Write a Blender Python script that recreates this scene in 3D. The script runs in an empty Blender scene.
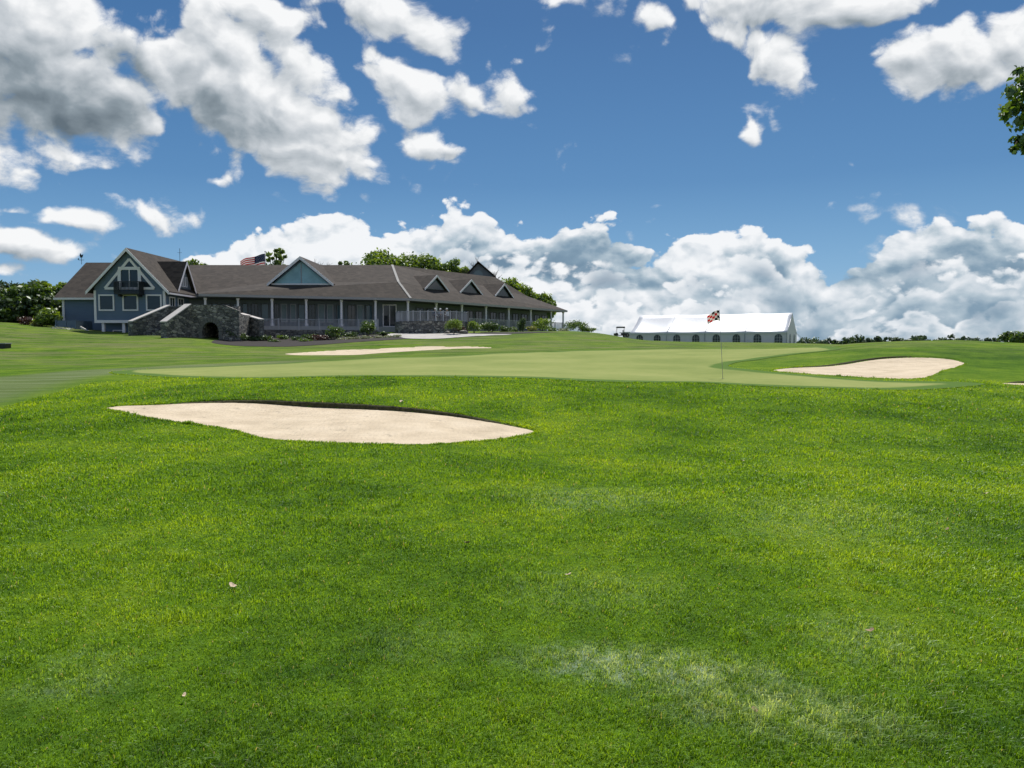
import bpy, bmesh, math, random
import numpy as np
from mathutils import Vector, Matrix
random.seed(7)
RNG = np.random.default_rng(7)
R = math.radians
scene = bpy.context.scene
COL = scene.collection

# ---------------------------------------------------------------- camera
CAM_Z, FPX, HOR = 1.6, 768.0, 344.0
PITCH = math.atan((384.0 - HOR) / FPX)
cd = bpy.data.cameras.new('camera'); cd.sensor_width = 36.0; cd.lens = 36.0 * FPX / 1024.0
cd.clip_start = 0.05; cd.clip_end = 20000
cam = bpy.data.objects.new('camera', cd); COL.objects.link(cam)
cam.location = (0, 0, CAM_Z); cam.rotation_euler = (math.pi / 2 - PITCH, 0, 0)
scene.camera = cam

def ray(px, py):
    a = (px - 512.0) / FPX; b = (384.0 - py) / FPX
    cp, sp = math.cos(PITCH), math.sin(PITCH)
    return Vector((a, cp + b * sp, -sp + b * cp))
def at(px, py, Y):
    """world point at distance Y in front of the standpoint, seen in this direction"""
    d = ray(px, py); return Vector((d.x, d.y, d.z)) * (Y / d.y) + Vector((0, 0, CAM_Z))
def azel(px, py):
    d = ray(px, py).normalized(); return math.atan2(d.x, d.y), math.asin(d.z)

SUN_EL, SUN_AZ = R(59), R(12)       # azimuth measured from +Y towards +X
SUN_DIR = Vector((math.sin(SUN_AZ) * math.cos(SUN_EL), math.cos(SUN_AZ) * math.cos(SUN_EL), math.sin(SUN_EL)))

# ---------------------------------------------------------------- node helpers
class NT:
    def __init__(s, nt): s.nt = nt
    def n(s, typ, **kw):
        nd = s.nt.nodes.new(typ)
        for k, v in kw.items(): setattr(nd, k, v)
        return nd
    def link(s, a, b): s.nt.links.new(a, b)
    def put(s, sock, v):
        if isinstance(v, bpy.types.NodeSocket): s.nt.links.new(v, sock)
        elif v is not None: sock.default_value = v
    def m(s, op, a, b=None, c=None, clamp=False):
        nd = s.nt.nodes.new('ShaderNodeMath'); nd.operation = op; nd.use_clamp = clamp
        s.put(nd.inputs[0], a); s.put(nd.inputs[1], b)
        if c is not None: s.put(nd.inputs[2], c)
        return nd.outputs[0]
    def vm(s, op, a, b=None, scale=None):
        nd = s.nt.nodes.new('ShaderNodeVectorMath'); nd.operation = op
        s.put(nd.inputs[0], a)
        if b is not None: s.put(nd.inputs[1], b)
        if scale is not None: s.put(nd.inputs['Scale'], scale)
        return nd.outputs['Value'] if op in ('LENGTH', 'DISTANCE', 'DOT_PRODUCT') else nd.outputs[0]
    def noise(s, vec, scale, detail=3, rough=.5, dist=0, w=None):
        nd = s.nt.nodes.new('ShaderNodeTexNoise')
        if vec is not None: s.link(vec, nd.inputs['Vector'])
        nd.inputs['Scale'].default_value = scale; nd.inputs['Detail'].default_value = detail
        nd.inputs['Roughness'].default_value = rough; nd.inputs['Distortion'].default_value = dist
        return nd.outputs['Fac']
    def sstep(s, v, lo, hi, a=0., b=1., kind='SMOOTHSTEP'):
        nd = s.nt.nodes.new('ShaderNodeMapRange'); nd.interpolation_type = kind
        s.put(nd.inputs['Value'], v); s.put(nd.inputs['From Min'], lo); s.put(nd.inputs['From Max'], hi)
        s.put(nd.inputs['To Min'], a); s.put(nd.inputs['To Max'], b); return nd.outputs['Result']
    def mixc(s, f, a, b, mode='MIX'):
        nd = s.nt.nodes.new('ShaderNodeMix'); nd.data_type = 'RGBA'; nd.blend_type = mode
        s.put(nd.inputs[0], f)
        for sock, v in ((nd.inputs[6], a), (nd.inputs[7], b)):
            if isinstance(v, (tuple, list)): v = (*v[:3], 1)
            s.put(sock, v)
        return nd.outputs[2]
    def ramp(s, fac, stops):
        nd = s.nt.nodes.new('ShaderNodeValToRGB'); el = nd.color_ramp.elements
        while len(el) < len(stops): el.new(.5)
        for e, (p, c) in zip(el, stops): e.position = p; e.color = (*c[:3], 1)
        s.link(fac, nd.inputs[0]); return nd.outputs[0]
    def comb(s, x, y, z):
        nd = s.nt.nodes.new('ShaderNodeCombineXYZ')
        s.put(nd.inputs[0], x); s.put(nd.inputs[1], y); s.put(nd.inputs[2], z); return nd.outputs[0]
    def sep(s, v):
        nd = s.nt.nodes.new('ShaderNodeSeparateXYZ'); s.link(v, nd.inputs[0]); return nd.outputs
# ---------------------------------------------------------------- sky, clouds, sun
def ell_group(name, items):
    """max of soft ellipses in (azimuth, elevation); items: px, py, rx, ry, tilt, weight"""
    g = bpy.data.node_groups.new(name, 'ShaderNodeTree')
    g.interface.new_socket('P', in_out='INPUT', socket_type='NodeSocketVector')
    g.interface.new_socket('M', in_out='OUTPUT', socket_type='NodeSocketFloat')
    t = NT(g); gi = t.n('NodeGroupInput'); go = t.n('NodeGroupOutput')
    acc = None
    for (px, py, rx, ry, rot, w) in items:
        a, e = azel(px, py)
        a2, _ = azel(px + 5, py); _, e2 = azel(px, py - 5)
        ka, ke = (a2 - a) / 5, (e2 - e) / 5
        mp = t.n('ShaderNodeMapping', vector_type='TEXTURE')
        mp.inputs['Location'].default_value = (a, e, 0)
        mp.inputs['Rotation'].default_value = (0, 0, R(rot))
        mp.inputs['Scale'].default_value = (rx * ka, ry * ke, 1)
        t.link(gi.outputs[0], mp.inputs['Vector'])
        gr = t.n('ShaderNodeTexGradient', gradient_type='SPHERICAL')
        t.link(mp.outputs[0], gr.inputs['Vector'])
        v = t.m('MULTIPLY', gr.outputs['Fac'], w)
        acc = v if acc is None else t.m('SMOOTH_MAX', acc, v, .12)
    t.link(acc, go.inputs[0]); return g

COVER = [  # upper cumulus
    (20, 15, 190, 85, 0, 1.2), (70, 90, 150, 90, -10, 1.3), (-60, 80, 170, 130, 0, 1.3), (40, 150, 120, 52, -5, .8), (105, 165, 60, 26, -10, .7), (150, 65, 62, 66, -10, .9), (140, 120, 60, 50, 0, .8), (20, 165, 90, 34, 0, .6),
    (215, 40, 95, 60, -30, 1.0), (250, 105, 175, 78, -24, 1.25), (310, 140, 85, 55, -10, 1.1), (250, 15, 120, 36, -8, .9), (300, 60, 90, 40, -25, .8),
    (388, 10, 90, 36, -10, .95), (430, 30, 60, 34, -30, .8), (418, 88, 58, 44, -15, .95), (465, 85, 50, 36, -10, .75), (505, 88, 40, 58, 15, .8), (430, 146, 52, 26, 0, .65), (372, 60, 40, 26, 0, .45),
    (556, -2, 34, 15, 0, .6), (646, 24, 46, 32, -20, .46),
    (770, 5, 120, 42, -5, 1.0), (860, 5, 110, 30, 0, .85), (776, 66, 66, 40, -25, .85), (735, 38, 60, 30, -30, .6),
    (945, 62, 100, 62, 4, 1.2), (1010, 35, 60, 45, 0, 1.0), (1060, 60, 90, 60, 0, 1.0),
    (746, 138, 20, 16, 0, .66), (222, 184, 24, 11, 0, .6), 
    (85, 224, 60, 20, -12, .72), (150, 212, 74, 23, -8, .8), (20, 250, 72, 26, -4, .85), (10, 211, 45, 10, 0, .4), (5, 275, 34, 14, 0, .5),
]
DARKS = [  # thick, shaded parts of the clouds
    (40, 92, 170, 52, -6, 1.0), (-40, 85, 200, 60, 0, 1.0), (125, 60, 70, 34, -30, .55), (205, 120, 90, 46, -20, .55), (275, 110, 150, 40, -20, .35),
    (445, 150, 50, 16, 0, .5), (180, 150, 60, 40, 10, .6), (770, 15, 70, 16, 0, .3), (940, 55, 60, 26, 0, .35),
    (560, 262, 170, 34, 0, .95), (470, 245, 120, 22, -6, .6), (745, 262, 62, 30, -10, .95), (690, 255, 40, 20, 0, .5), (880, 275, 100, 26, 0, .8), (980, 250, 110, 28, 0, .85), (640, 292, 150, 22, 0, .8),
    (820, 300, 130, 18, 0, .6), (300, 245, 100, 14, 0, .3), (700, 300, 60, 14, 0, .6), (960, 296, 120, 14, 0, .7),
]
EG, DG = ell_group('cloud_cover', COVER), ell_group('cloud_dark', DARKS)
TOPLINE = [(-40, 345), (60, 330), (130, 300), (175, 250), (200, 232), (225, 232), (262, 222), (300, 210), (350, 208), (400, 214), (440, 212), (480, 203),
           (520, 214), (560, 216), (598, 212), (622, 228), (652, 242), (690, 230), (730, 226), (775, 228), (800, 242), (850, 246), (885, 230),
           (930, 216), (980, 206), (1024, 200), (1080, 195)]
def density_group(detail):
    g = bpy.data.node_groups.new('cloud_density', 'ShaderNodeTree')
    g.interface.new_socket('Dir', in_out='INPUT', socket_type='NodeSocketVector')
    g.interface.new_socket('Warp', in_out='INPUT', socket_type='NodeSocketVector')
    g.interface.new_socket('D', in_out='OUTPUT', socket_type='NodeSocketFloat')
    g.interface.new_socket('Bank', in_out='OUTPUT', socket_type='NodeSocketFloat')
    g.interface.new_socket('P', in_out='OUTPUT', socket_type='NodeSocketVector')
    t = NT(g); gi = t.n('NodeGroupInput'); go = t.n('NodeGroupOutput')
    d = t.vm('NORMALIZE', gi.outputs[0]); x, y, z = t.sep(d)
    az = t.m('ARCTAN2', x, y); el = t.m('ARCSINE', z)
    P = t.comb(az, el, 0.0)
    # noise lookup: the sky dome is flattened overhead, stretched sideways near the horizon
    q = t.vm('MULTIPLY', d, (1.0, 1.0, 1.55))
    warp = gi.outputs[1]
    qw = t.vm('ADD', q, warp)
    pw = t.vm('ADD', P, t.vm('SCALE', warp, scale=.7))
    e = t.n('ShaderNodeGroup'); e.node_tree = EG; t.link(pw, e.inputs[0]); M = e.outputs[0]
    # horizon bank from its top line
    fc = t.n('ShaderNodeFloatCurve'); cu = fc.mapping.curves[0]
    a0, a1, e0, e1 = -.72, .72, -.02, .32
    pts = []
    for (px, py) in TOPLINE:
        a, ee = azel(px, py); pts.append(((a - a0) / (a1 - a0), (ee - e0) / (e1 - e0)))
    pts = [(0.0, .03)] + pts + [(1.0, pts[-1][1])]
    for i, (u, v) in enumerate(pts):
        if i == 0: cu.points[0].location = (u, v)
        elif i == len(pts) - 1: cu.points[-1].location = (u, v)
        else: cu.points.new(u, v)
    fc.mapping.update()
    t.put(fc.inputs['Value'], t.m('DIVIDE', t.m('SUBTRACT', az, a0), a1 - a0, clamp=True))
    top = t.m('ADD', t.m('MULTIPLY', fc.outputs[0], e1 - e0), e0)
        # clouds all round, outside the part of the sky the standpoint faces
    side = t.sstep(t.m('ABSOLUTE', az), .72, 1.0)
    gen = t.m('MULTIPLY', t.sstep(t.noise(q, 1.6, 2, .5), .47, .75), t.m('MULTIPLY', side, 1.4))
    cov = t.m('MAXIMUM', M, gen)
    f1 = t.noise(qw, 5.5, detail, .66, 0)
    vo = t.n('ShaderNodeTexVoronoi', feature='F1', voronoi_dimensions='2D')
    t.link(t.vm('MULTIPLY', t.vm('ADD', pw, warp), (1, 1.3, 1)), vo.inputs['Vector'])
    vo.inputs['Scale'].default_value = 20
    vo.inputs['Detail'].default_value = 1.0; vo.inputs['Roughness'].default_value = .5
    bil = t.m('SUBTRACT', .42, vo.outputs['Distance'])
    nz = t.m('ADD', t.m('MULTIPLY', t.m('SUBTRACT', f1, .5), 2.5), t.m('MULTIPLY', bil, .65))
    D = t.m('ADD', t.m('SUBTRACT', cov, .19), t.m('MULTIPLY', t.m('MULTIPLY', nz, .64), t.sstep(cov, .0, .12)))
    t.link(D, go.inputs[0]); t.link(top, go.inputs[1]); t.link(P, go.inputs[2])
    return g
CG, CG1 = density_group(8), density_group(5)

world = bpy.data.worlds.new('World'); scene.world = world; world.use_nodes = True
wt = world.node_tree; wt.nodes.clear(); t = NT(wt)
tc = t.n('ShaderNodeTexCoord'); dirv = tc.outputs['Generated']
sky = t.n('ShaderNodeTexSky', sky_type='NISHITA'); sky.sun_disc = False
sky.sun_elevation = SUN_EL; sky.sun_rotation = SUN_AZ
sky.altitude = 100; sky.air_density = 1.0; sky.dust_density = .6; sky.ozone_density = 1.6
hs = t.n('ShaderNodeHueSaturation'); hs.inputs['Hue'].default_value = SKY_HUE if 'SKY_HUE' in globals() else .492; hs.inputs['Saturation'].default_value = 1.16; hs.inputs['Value'].default_value = .88
t.link(sky.outputs[0], hs.inputs['Color'])
w1 = t.n('ShaderNodeTexNoise'); t.link(dirv, w1.inputs['Vector']); w1.inputs['Scale'].default_value = 6; w1.inputs['Detail'].default_value = 4
wv = t.vm('SUBTRACT', w1.outputs['Color'], (.5, .5, .5)); warp = t.vm('SCALE', wv, scale=.10)
g0 = t.n('ShaderNodeGroup'); g0.node_tree = CG; t.link(dirv, g0.inputs[0]); t.link(warp, g0.inputs[1])
g1 = t.n('ShaderNodeGroup'); g1.node_tree = CG1; t.link(warp, g1.inputs[1])
t.link(t.vm('ADD', t.vm('NORMALIZE', dirv), (.005, 0, .016)), g1.inputs[0])
D0, D1 = g0.outputs[0], g1.outputs[0]
dk = t.n('ShaderNodeGroup'); dk.node_tree = DG
t.link(t.vm('ADD', g0.outputs[2], t.vm('SCALE', wv, scale=.12)), dk.inputs[0])
alpha = t.sstep(D0, -.03, .24)
thick = t.sstep(D0, .15, 1.25)
emb = t.m('MULTIPLY', t.m('SUBTRACT', D0, D1), .72)
dark = t.sstep(dk.outputs[0], .08, .62)
lum = t.m('SUBTRACT', t.m('ADD', .80, emb), t.m('ADD', t.m('MULTIPLY', thick, .16), t.m('MULTIPLY', dark, .46)))
fine = t.n('ShaderNodeTexNoise'); t.link(dirv, fine.inputs['Vector']); fine.inputs['Scale'].default_value = 22; fine.inputs['Detail'].default_value = 6; fine.inputs['Roughness'].default_value = .62
lum = t.m('ADD', lum, t.m('MULTIPLY', t.m('SUBTRACT', fine.outputs['Fac'], .5), .42))
lum = t.m('ADD', t.m('MAXIMUM', t.m('MINIMUM', lum, 1.0), 0.0), 0)
top = g0.outputs[1]; az_, el_, _z = t.sep(g0.outputs[2])
S = 10.0   # the sky model is physically bright: clouds are given in the same units
K = 10.0 / 1.28
def cc(*stops): return [(p, tuple(v * K for v in c)) for p, c in stops]
up = t.ramp(lum, cc((0, (.125, .165, .20)), (.35, (.27, .325, .37)), (.7, (.58, .62, .66)), (1, (.93, .94, .95))))
# clear sky: the sky model, pulled towards the deep blue of this day
cl = t.ramp(t.m('MULTIPLY', t.m('MAXIMUM', el_, 0.0), 1.6), cc((0, (.26, .46, .71)), (.14, (.145, .345, .61)), (.32, (.062, .200, .44)), (.62, (.031, .122, .32)), (1, (.022, .088, .26))))
base = t.mixc(.8, hs.outputs[0], cl)
fin = t.mixc(alpha, base, up)
# banks of cumulus low over the horizon, the farther rows lower and behind
Pw = t.vm('ADD', g0.outputs[2], t.vm('SCALE', wv, scale=.05))
def vor(vec, sc, det):
    v = t.n('ShaderNodeTexVoronoi', feature='F1', voronoi_dimensions='2D'); t.link(vec, v.inputs['Vector']); v.inputs['Scale'].default_value = sc; v.inputs['Detail'].default_value = det; v.inputs['Roughness'].default_value = .55
    return v.outputs['Distance']
def no2(vec, sc, det, rough=.55):
    v = t.n('ShaderNodeTexNoise', noise_dimensions='2D'); t.link(vec, v.inputs['Vector']); v.inputs['Scale'].default_value = sc; v.inputs['Detail'].default_value = det; v.inputs['Roughness'].default_value = rough
    return v.outputs['Fac']
def puff(off, k):
    q = t.vm('MULTIPLY', t.vm('ADD', Pw, off), (1, 1.45, 1))
    return t.m('ADD', t.m('MULTIPLY', t.m('SUBTRACT', .45, vor(q, 17 + 2 * k, 2.0)), .034), t.m('MULTIPLY', t.m('SUBTRACT', no2(q, 8 + 1.5 * k, 7, .6), .5), .095))
rows = [(.30, .03, .035, 3.1), (.48, .05, .05, 11.7), (.70, .07, .06, 23.3), (1.0, .0, .085, 37.9)]
rows = [rows[3], rows[2], rows[1], rows[0]]
for k, (f, amp, hh, sd_) in enumerate(rows):
    n1 = no2(t.comb(t.m('ADD', az_, sd_), sd_, 0), 5.5, 2)
    tk = t.m('MULTIPLY', top, f) if amp == 0 else t.m('ADD', t.m('MULTIPLY', top, f), t.m('MULTIPLY', t.m('SUBTRACT', n1, .5), amp * 2.2))
    p0 = puff((sd_, sd_ * .3, 0), k); p1 = puff((sd_ + .003, sd_ * .3 + .010, 0), k)
    d = t.m('ADD', t.m('SUBTRACT', tk, el_), p0)
    a_ = t.m('MULTIPLY', t.sstep(d, .0, .007 if k == 0 else .012), t.sstep(top, .03, .07))
    if k: a_ = t.m('MULTIPLY', a_, t.m('ADD', .25, t.m('MULTIPLY', t.sstep(no2(t.comb(az_, t.m('ADD', el_, sd_), 0), 6, 2), .38, .55), .75)))
    sh = t.sstep(d, .012, hh)
    wob = t.m('MULTIPLY', t.m('SUBTRACT', no2(t.vm('MULTIPLY', t.vm('ADD', Pw, (sd_, 5.0, 0)), (1, 3.0, 1)), 3.6, 4), .5), 1.5)
    l2 = t.m('ADD', t.m('SUBTRACT', .98 - .03 * k, t.m('MULTIPLY', sh, .52 - .06 * k)), t.m('ADD', t.m('MULTIPLY', t.m('SUBTRACT', p0, p1), 15.0 - 3 * k), wob))
    if k == 0: l2 = t.m('SUBTRACT', l2, t.m('MULTIPLY', dark, .42))
    col = t.ramp(t.m('MAXIMUM', t.m('MINIMUM', l2, 1.0), 0.0), cc((0, (.165, .265, .37)), (.3, (.235, .345, .45)), (.58, (.44, .54, .62)), (.82, (.72, .77, .82)), (1, (.90, .92, .945))))
    fin = t.mixc(a_, fin, col)
bg = t.n('ShaderNodeBackground'); t.link(fin, bg.inputs[0]); bg.inputs['Strength'].default_value = .10
wo = t.n('ShaderNodeOutputWorld'); t.link(bg.outputs[0], wo.inputs[0])

sd = bpy.data.lights.new('sun', 'SUN'); sd.energy = 4.2; sd.angle = R(.53); sd.color = (1, .96, .9)
sun = bpy.data.objects.new('sun', sd); COL.objects.link(sun)
sun.rotation_euler = SUN_DIR.to_track_quat('Z', 'Y').to_euler(); sun.location = (0, 0, 60)

vs = scene.view_settings
vs.view_transform = 'Standard'; vs.look = 'None'; vs.gamma = 1; vs.exposure = 0.36; vs.use_curve_mapping = False

world.cycles.sampling_method = 'NONE'
cy = scene.cycles
cy.max_bounces = 6; cy.diffuse_bounces = 2; cy.glossy_bounces = 2; cy.transmission_bounces = 4; cy.transparent_max_bounces = 8
cy.caustics_reflective = cy.caustics_refractive = False
cy.sample_clamp_indirect = 6
# ---------------------------------------------------------------- tags and mesh helpers
def tag(o, label=None, cat=None, group=None, kind=None):
    if label: o['label'] = label
    if cat: o['category'] = cat
    if group: o['group'] = group
    if kind: o['kind'] = kind
    return o
def np_mesh(name, V, F, smooth=False):
    """V (n,3) array, F list/array of quads or tris"""
    me = bpy.data.meshes.new(name); V = np.asarray(V, dtype=np.float32)
    F = np.asarray(F, dtype=np.int32); k = F.shape[1]
    me.vertices.add(len(V)); me.vertices.foreach_set('co', V.ravel())
    me.loops.add(F.size); me.loops.foreach_set('vertex_index', F.ravel())
    me.polygons.add(len(F)); me.polygons.foreach_set('loop_start', np.arange(0, F.size, k, dtype=np.int32))
    me.update(calc_edges=True)
    if smooth: me.polygons.foreach_set('use_smooth', np.ones(len(F), dtype=bool))
    return me
def link(name, me, mat=None, parent=None, loc=None):
    o = bpy.data.objects.new(name, me); COL.objects.link(o)
    if mat is not None:
        if isinstance(mat, (list, tuple)):
            for m_ in mat: me.materials.append(m_)
        else: me.materials.append(mat)
    if parent is not None: o.parent = parent
    if loc is not None: o.location = loc
    return o
def material(name):
    m_ = bpy.data.materials.new(name); m_.use_nodes = True
    nt = m_.node_tree; b = nt.nodes['Principled BSDF']; return m_, NT(nt), b
def attr_set(me, name, arr, typ='FLOAT', domain='POINT'):
    a = me.attributes.new(name, typ, domain)
    a.data.foreach_set('value' if typ == 'FLOAT' else ('color' if typ == 'FLOAT_COLOR' else 'vector'), np.asarray(arr, dtype=np.float32).ravel())

# ---------------------------------------------------------------- terrain height
# measured spots: pixel direction, distance; the height follows from the line of sight
CP = []
def cp(px, py, Y): CP.append(tuple(at(px, py, Y)))
for a_ in (-48, -30, -15, 0, 15, 30, 48):                 # the lawn underfoot
    for r_ in (2.0, 5.0, 9.0):
        CP.append((r_ * math.sin(R(a_)), r_ * math.cos(R(a_)), 0.0))
for px, py, Y in [
    # lawn before the front bunker
    (0, 440, 12.6), (250, 443, 12.4), (512, 445, 12.3), (760, 446, 12.2), (1024, 447, 12.1),
    (0, 412, 16.5), (118, 407, 15.8), (531, 430, 13.7), (700, 412, 16.0), (1024, 413, 16.2),
    # bank up to the green
    (0, 396, 20), (100, 390, 20.5), (200, 386, 20), (380, 379, 21), (540, 382, 20.5), (700, 386, 20), (860, 389, 20), (985, 384, 22), (1100, 386, 22),
    # the green
    (722, 378, 24.8), (420, 372, 26), (150, 376, 26), (0, 380, 26), (550, 366, 32), (350, 364, 34), (720, 366, 31), (860, 380, 24), (250, 368, 32),
    (640, 356, 42), (500, 356, 42), (380, 357, 43), (260, 361, 42), (100, 364, 42), (0, 365, 42), (760, 352, 45), (840, 347.5, 54), (700, 349, 55), (600, 350, 56),
    # left slope up to the house
    (0, 352, 55), (120, 352, 56), (240, 352, 56), (0, 338, 66), (0, 325, 76), (60, 331, 74), (130, 333.5, 76), (180, 336, 73), (212, 340, 70), (240, 343.5, 70),
    (300, 343, 72), (360, 339, 74), (400, 337, 75), (330, 349, 62), (470, 346, 62), (400, 347, 62),
    (100, 330, 90), (0, 322, 90), (-80, 322, 76), (-80, 345, 55),
    # crown of the rise before the wing and the tent
    (440, 336, 76), (500, 333.5, 82), (540, 331.5, 92), (575, 331, 95), (612, 335, 97), (632, 339.6, 97), (655, 341.6, 95), (700, 343.2, 92), (740, 344.6, 88), (800, 345.5, 80),
    (560, 336, 118), (630, 342.5, 140), (700, 344.2, 150), (795, 345.2, 146), (480, 332, 105), (400, 330, 100), (200, 330, 100), (300, 330, 100),
    # mound with the bunker on the right
    (740, 366, 30), (800, 372, 27), (870, 378, 25.2), (960, 372, 26), (1024, 374, 26), (735, 360.5, 35), (790, 357, 37), (850, 350, 39), (900, 347, 39), (965, 359, 33), (1024, 358, 34),
    (850, 344.0, 46), (900, 341.5, 46), (950, 340.5, 46), (1000, 342, 45), (1040, 344, 44), (1100, 347, 44),
    (900, 350, 62), (1000, 352, 62), (830, 349, 66),
]: cp(px, py, Y)
for a_ in range(-50, 51, 12):                              # the land drops away behind the hill
    r_ = 260.0
    CP.append((r_ * math.sin(R(a_)), r_ * math.cos(R(a_)), -2.5 if a_ < -20 else -3.0))
    CP.append((420 * math.sin(R(a_)), 420 * math.cos(R(a_)), -9.0))
CP = np.array(CP)
def _uv(x, y):
    az = np.clip(np.arctan2(x, np.maximum(y, 1e-3) * 1.0), -R(50), R(50)); az = np.where(y <= 0, np.sign(x) * R(50), az)
    r = np.clip(np.hypot(x, y), 2.0, 420.0)
    return az * 2.6, np.log(r)
def _tps(r2): return np.where(r2 > 1e-12, .5 * r2 * np.log(np.maximum(r2, 1e-12)), 0.0)
_u, _w = _uv(CP[:, 0], CP[:, 1]); _n = len(CP)
_K = _tps((_u[:, None] - _u[None]) ** 2 + (_w[:, None] - _w[None]) ** 2)
_P = np.stack([np.ones(_n), _u, _w], 1)
_A = np.zeros((_n + 3, _n + 3)); _A[:_n, :_n] = _K + np.eye(_n) * .004; _A[:_n, _n:] = _P; _A[_n:, :_n] = _P.T
_C = np.linalg.solve(_A, np.concatenate([CP[:, 2], np.zeros(3)]))
def base_h(x, y):
    x = np.asarray(x, float); y = np.asarray(y, float); sh = np.broadcast(x, y).shape
    xf, yf = np.broadcast_to(x, sh).ravel(), np.broadcast_to(y, sh).ravel(); out = np.empty(xf.size)
    for i in range(0, xf.size, 20000):
        u, w = _uv(xf[i:i + 20000], yf[i:i + 20000])
        out[i:i + 20000] = _tps((u[:, None] - _u) ** 2 + (w[:, None] - _w) ** 2) @ _C[:_n] + _C[_n] + _C[_n + 1] * u + _C[_n + 2] * w
    az = np.abs(np.arctan2(xf, yf)); f = np.clip((R(95) - az) / R(35), 0, 1); f = f * f * (3 - 2 * f)
    r = np.hypot(xf, yf)
    g = np.clip((r - 2.0) / 1.5, 0, 1)
    return (out * f * g).reshape(sh)
def ground_hit(px, py, ymin=3.0, ymax=200.0):
    """first point where this direction meets the land"""
    d = ray(px, py); Y = np.exp(np.linspace(math.log(ymin), math.log(ymax), 900))
    X = d.x / d.y * Y; Z = CAM_Z + d.z / d.y * Y; hgt = base_h(X, Y); below = np.nonzero(Z < hgt)[0]
    if len(below) == 0: return None
    i = below[0]
    if i == 0: return float(X[0]), float(Y[0])
    a_, b_ = Z[i - 1] - hgt[i - 1], hgt[i] - Z[i]; f = a_ / (a_ + b_)
    return float(X[i - 1] + (X[i] - X[i - 1]) * f), float(Y[i - 1] + (Y[i] - Y[i - 1]) * f)
def outline(pix, n=160, ymin=3.0):
    """closed smooth outline on the land from a few measured directions"""
    pts = [ground_hit(px, py, ymin) for px, py in pix]
    pts = np.array([p for p in pts if p is not None]); m_ = len(pts); out = []
    for i in range(m_):
        p0, p1, p2, p3 = pts[i - 1], pts[i], pts[(i + 1) % m_], pts[(i + 2) % m_]
        d01, d12, d23 = [max(np.hypot(*(b - a)) ** .5, 1e-3) for a, b in ((p0, p1), (p1, p2), (p2, p3))]
        m1 = (p2 - p1 + d12 * ((p1 - p0) / d01 - (p2 - p0) / (d01 + d12))); m2 = (p2 - p1 + d12 * ((p3 - p2) / d23 - (p3 - p1) / (d12 + d23)))
        for k in range(12):
            t_ = k / 12; out.append((2 * t_**3 - 3 * t_**2 + 1) * p1 + (t_**3 - 2 * t_**2 + t_) * m1 + (-2 * t_**3 + 3 * t_**2) * p2 + (t_**3 - t_**2) * m2)
    out = np.array(out); seg = np.hypot(*(np.roll(out, -1, 0) - out).T); s = np.concatenate([[0], np.cumsum(seg)])
    q = np.linspace(0, s[-1], n, endpoint=False); cl = np.vstack([out, out[:1]])
    return np.stack([np.interp(q, s, cl[:, 0]), np.interp(q, s, cl[:, 1])], 1)
def sdf(x, y, poly):
    """signed distance, negative inside (only rough beyond a few metres outside)"""
    x = np.asarray(x, float).ravel(); y = np.asarray(y, float).ravel(); out = np.empty(x.size)
    lo_, hi_ = poly.min(0), poly.max(0)
    dx = np.maximum(np.maximum(lo_[0] - x, x - hi_[0]), 0); dy = np.maximum(np.maximum(lo_[1] - y, y - hi_[1]), 0); bb = np.hypot(dx, dy)
    near = bb < 2.0
    if not near.all():
        out[:] = bb
        if near.any(): out[near] = sdf(x[near], y[near], poly)
        return out
    a = poly; b = np.roll(poly, -1, 0); e = b - a; ee = (e ** 2).sum(1)
    for i in range(0, x.size, 20000):
        p = np.stack([x[i:i + 20000], y[i:i + 20000]], 1)
        w = p[:, None] - a[None]; t_ = np.clip((w * e).sum(2) / ee, 0, 1)
        dd = ((w - e * t_[..., None]) ** 2).sum(2).min(1) ** .5
        c1 = (a[None, :, 1] <= p[:, None, 1]); c2 = (b[None, :, 1] > p[:, None, 1]); cr = e[:, 0] * w[..., 1] - e[:, 1] * w[..., 0]
        wn = ((c1 & c2 & (cr > 0)).astype(int) - ((~c1) & (~c2) & (cr < 0)).astype(int)).sum(1)
        out[i:i + 20000] = np.where(wn != 0, -dd, dd)
    return out

FRONT_BUNKER = outline([(108, 407.5), (150, 404.8), (200, 401.6), (250, 400.2), (305, 401.6), (370, 405.5), (430, 410.5), (462, 414.5), (506, 422.5), (534, 430.5), (510, 437.5), (482, 441.5), (414, 445.3), (334, 444.2), (282, 441), (256, 437), (234, 430), (203, 424.5), (165, 420), (130, 413.5)], 240)
RIGHT_BUNKER = outline([(774, 371), (830, 364), (875, 358), (925, 356.5), (950, 358), (965, 362), (945, 370), (915, 378), (860, 376.5), (815, 374)], 160, 20)
FAR_BUNKER = outline([(285, 354), (330, 350.5), (380, 348), (430, 346), (475, 346), (492, 347.5), (450, 348.6), (400, 352), (350, 355)], 110, 45)
GREEN = outline([(118, 372), (190, 368), (300, 362.5), (420, 357), (520, 353), (600, 350.5), (680, 349.5), (760, 348.5), (838, 347.0), (836, 350), (800, 354), (762, 359), (735, 363), (730, 367), (760, 371), (800, 374.5), (860, 379.5), (920, 381), (985, 384), (940, 388), (860, 388.5), (760, 386.5), (640, 383), (540, 380.5), (440, 378), (340, 377), (250, 378), (160, 377)], 420, 18)
EDGE_BUNKER_ = outline([(1002, 383.6), (1012, 382.4), (1030, 381.8), (1060, 382.0), (1075, 384.5), (1045, 385.6), (1018, 385.0)], 60, 18)
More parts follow.
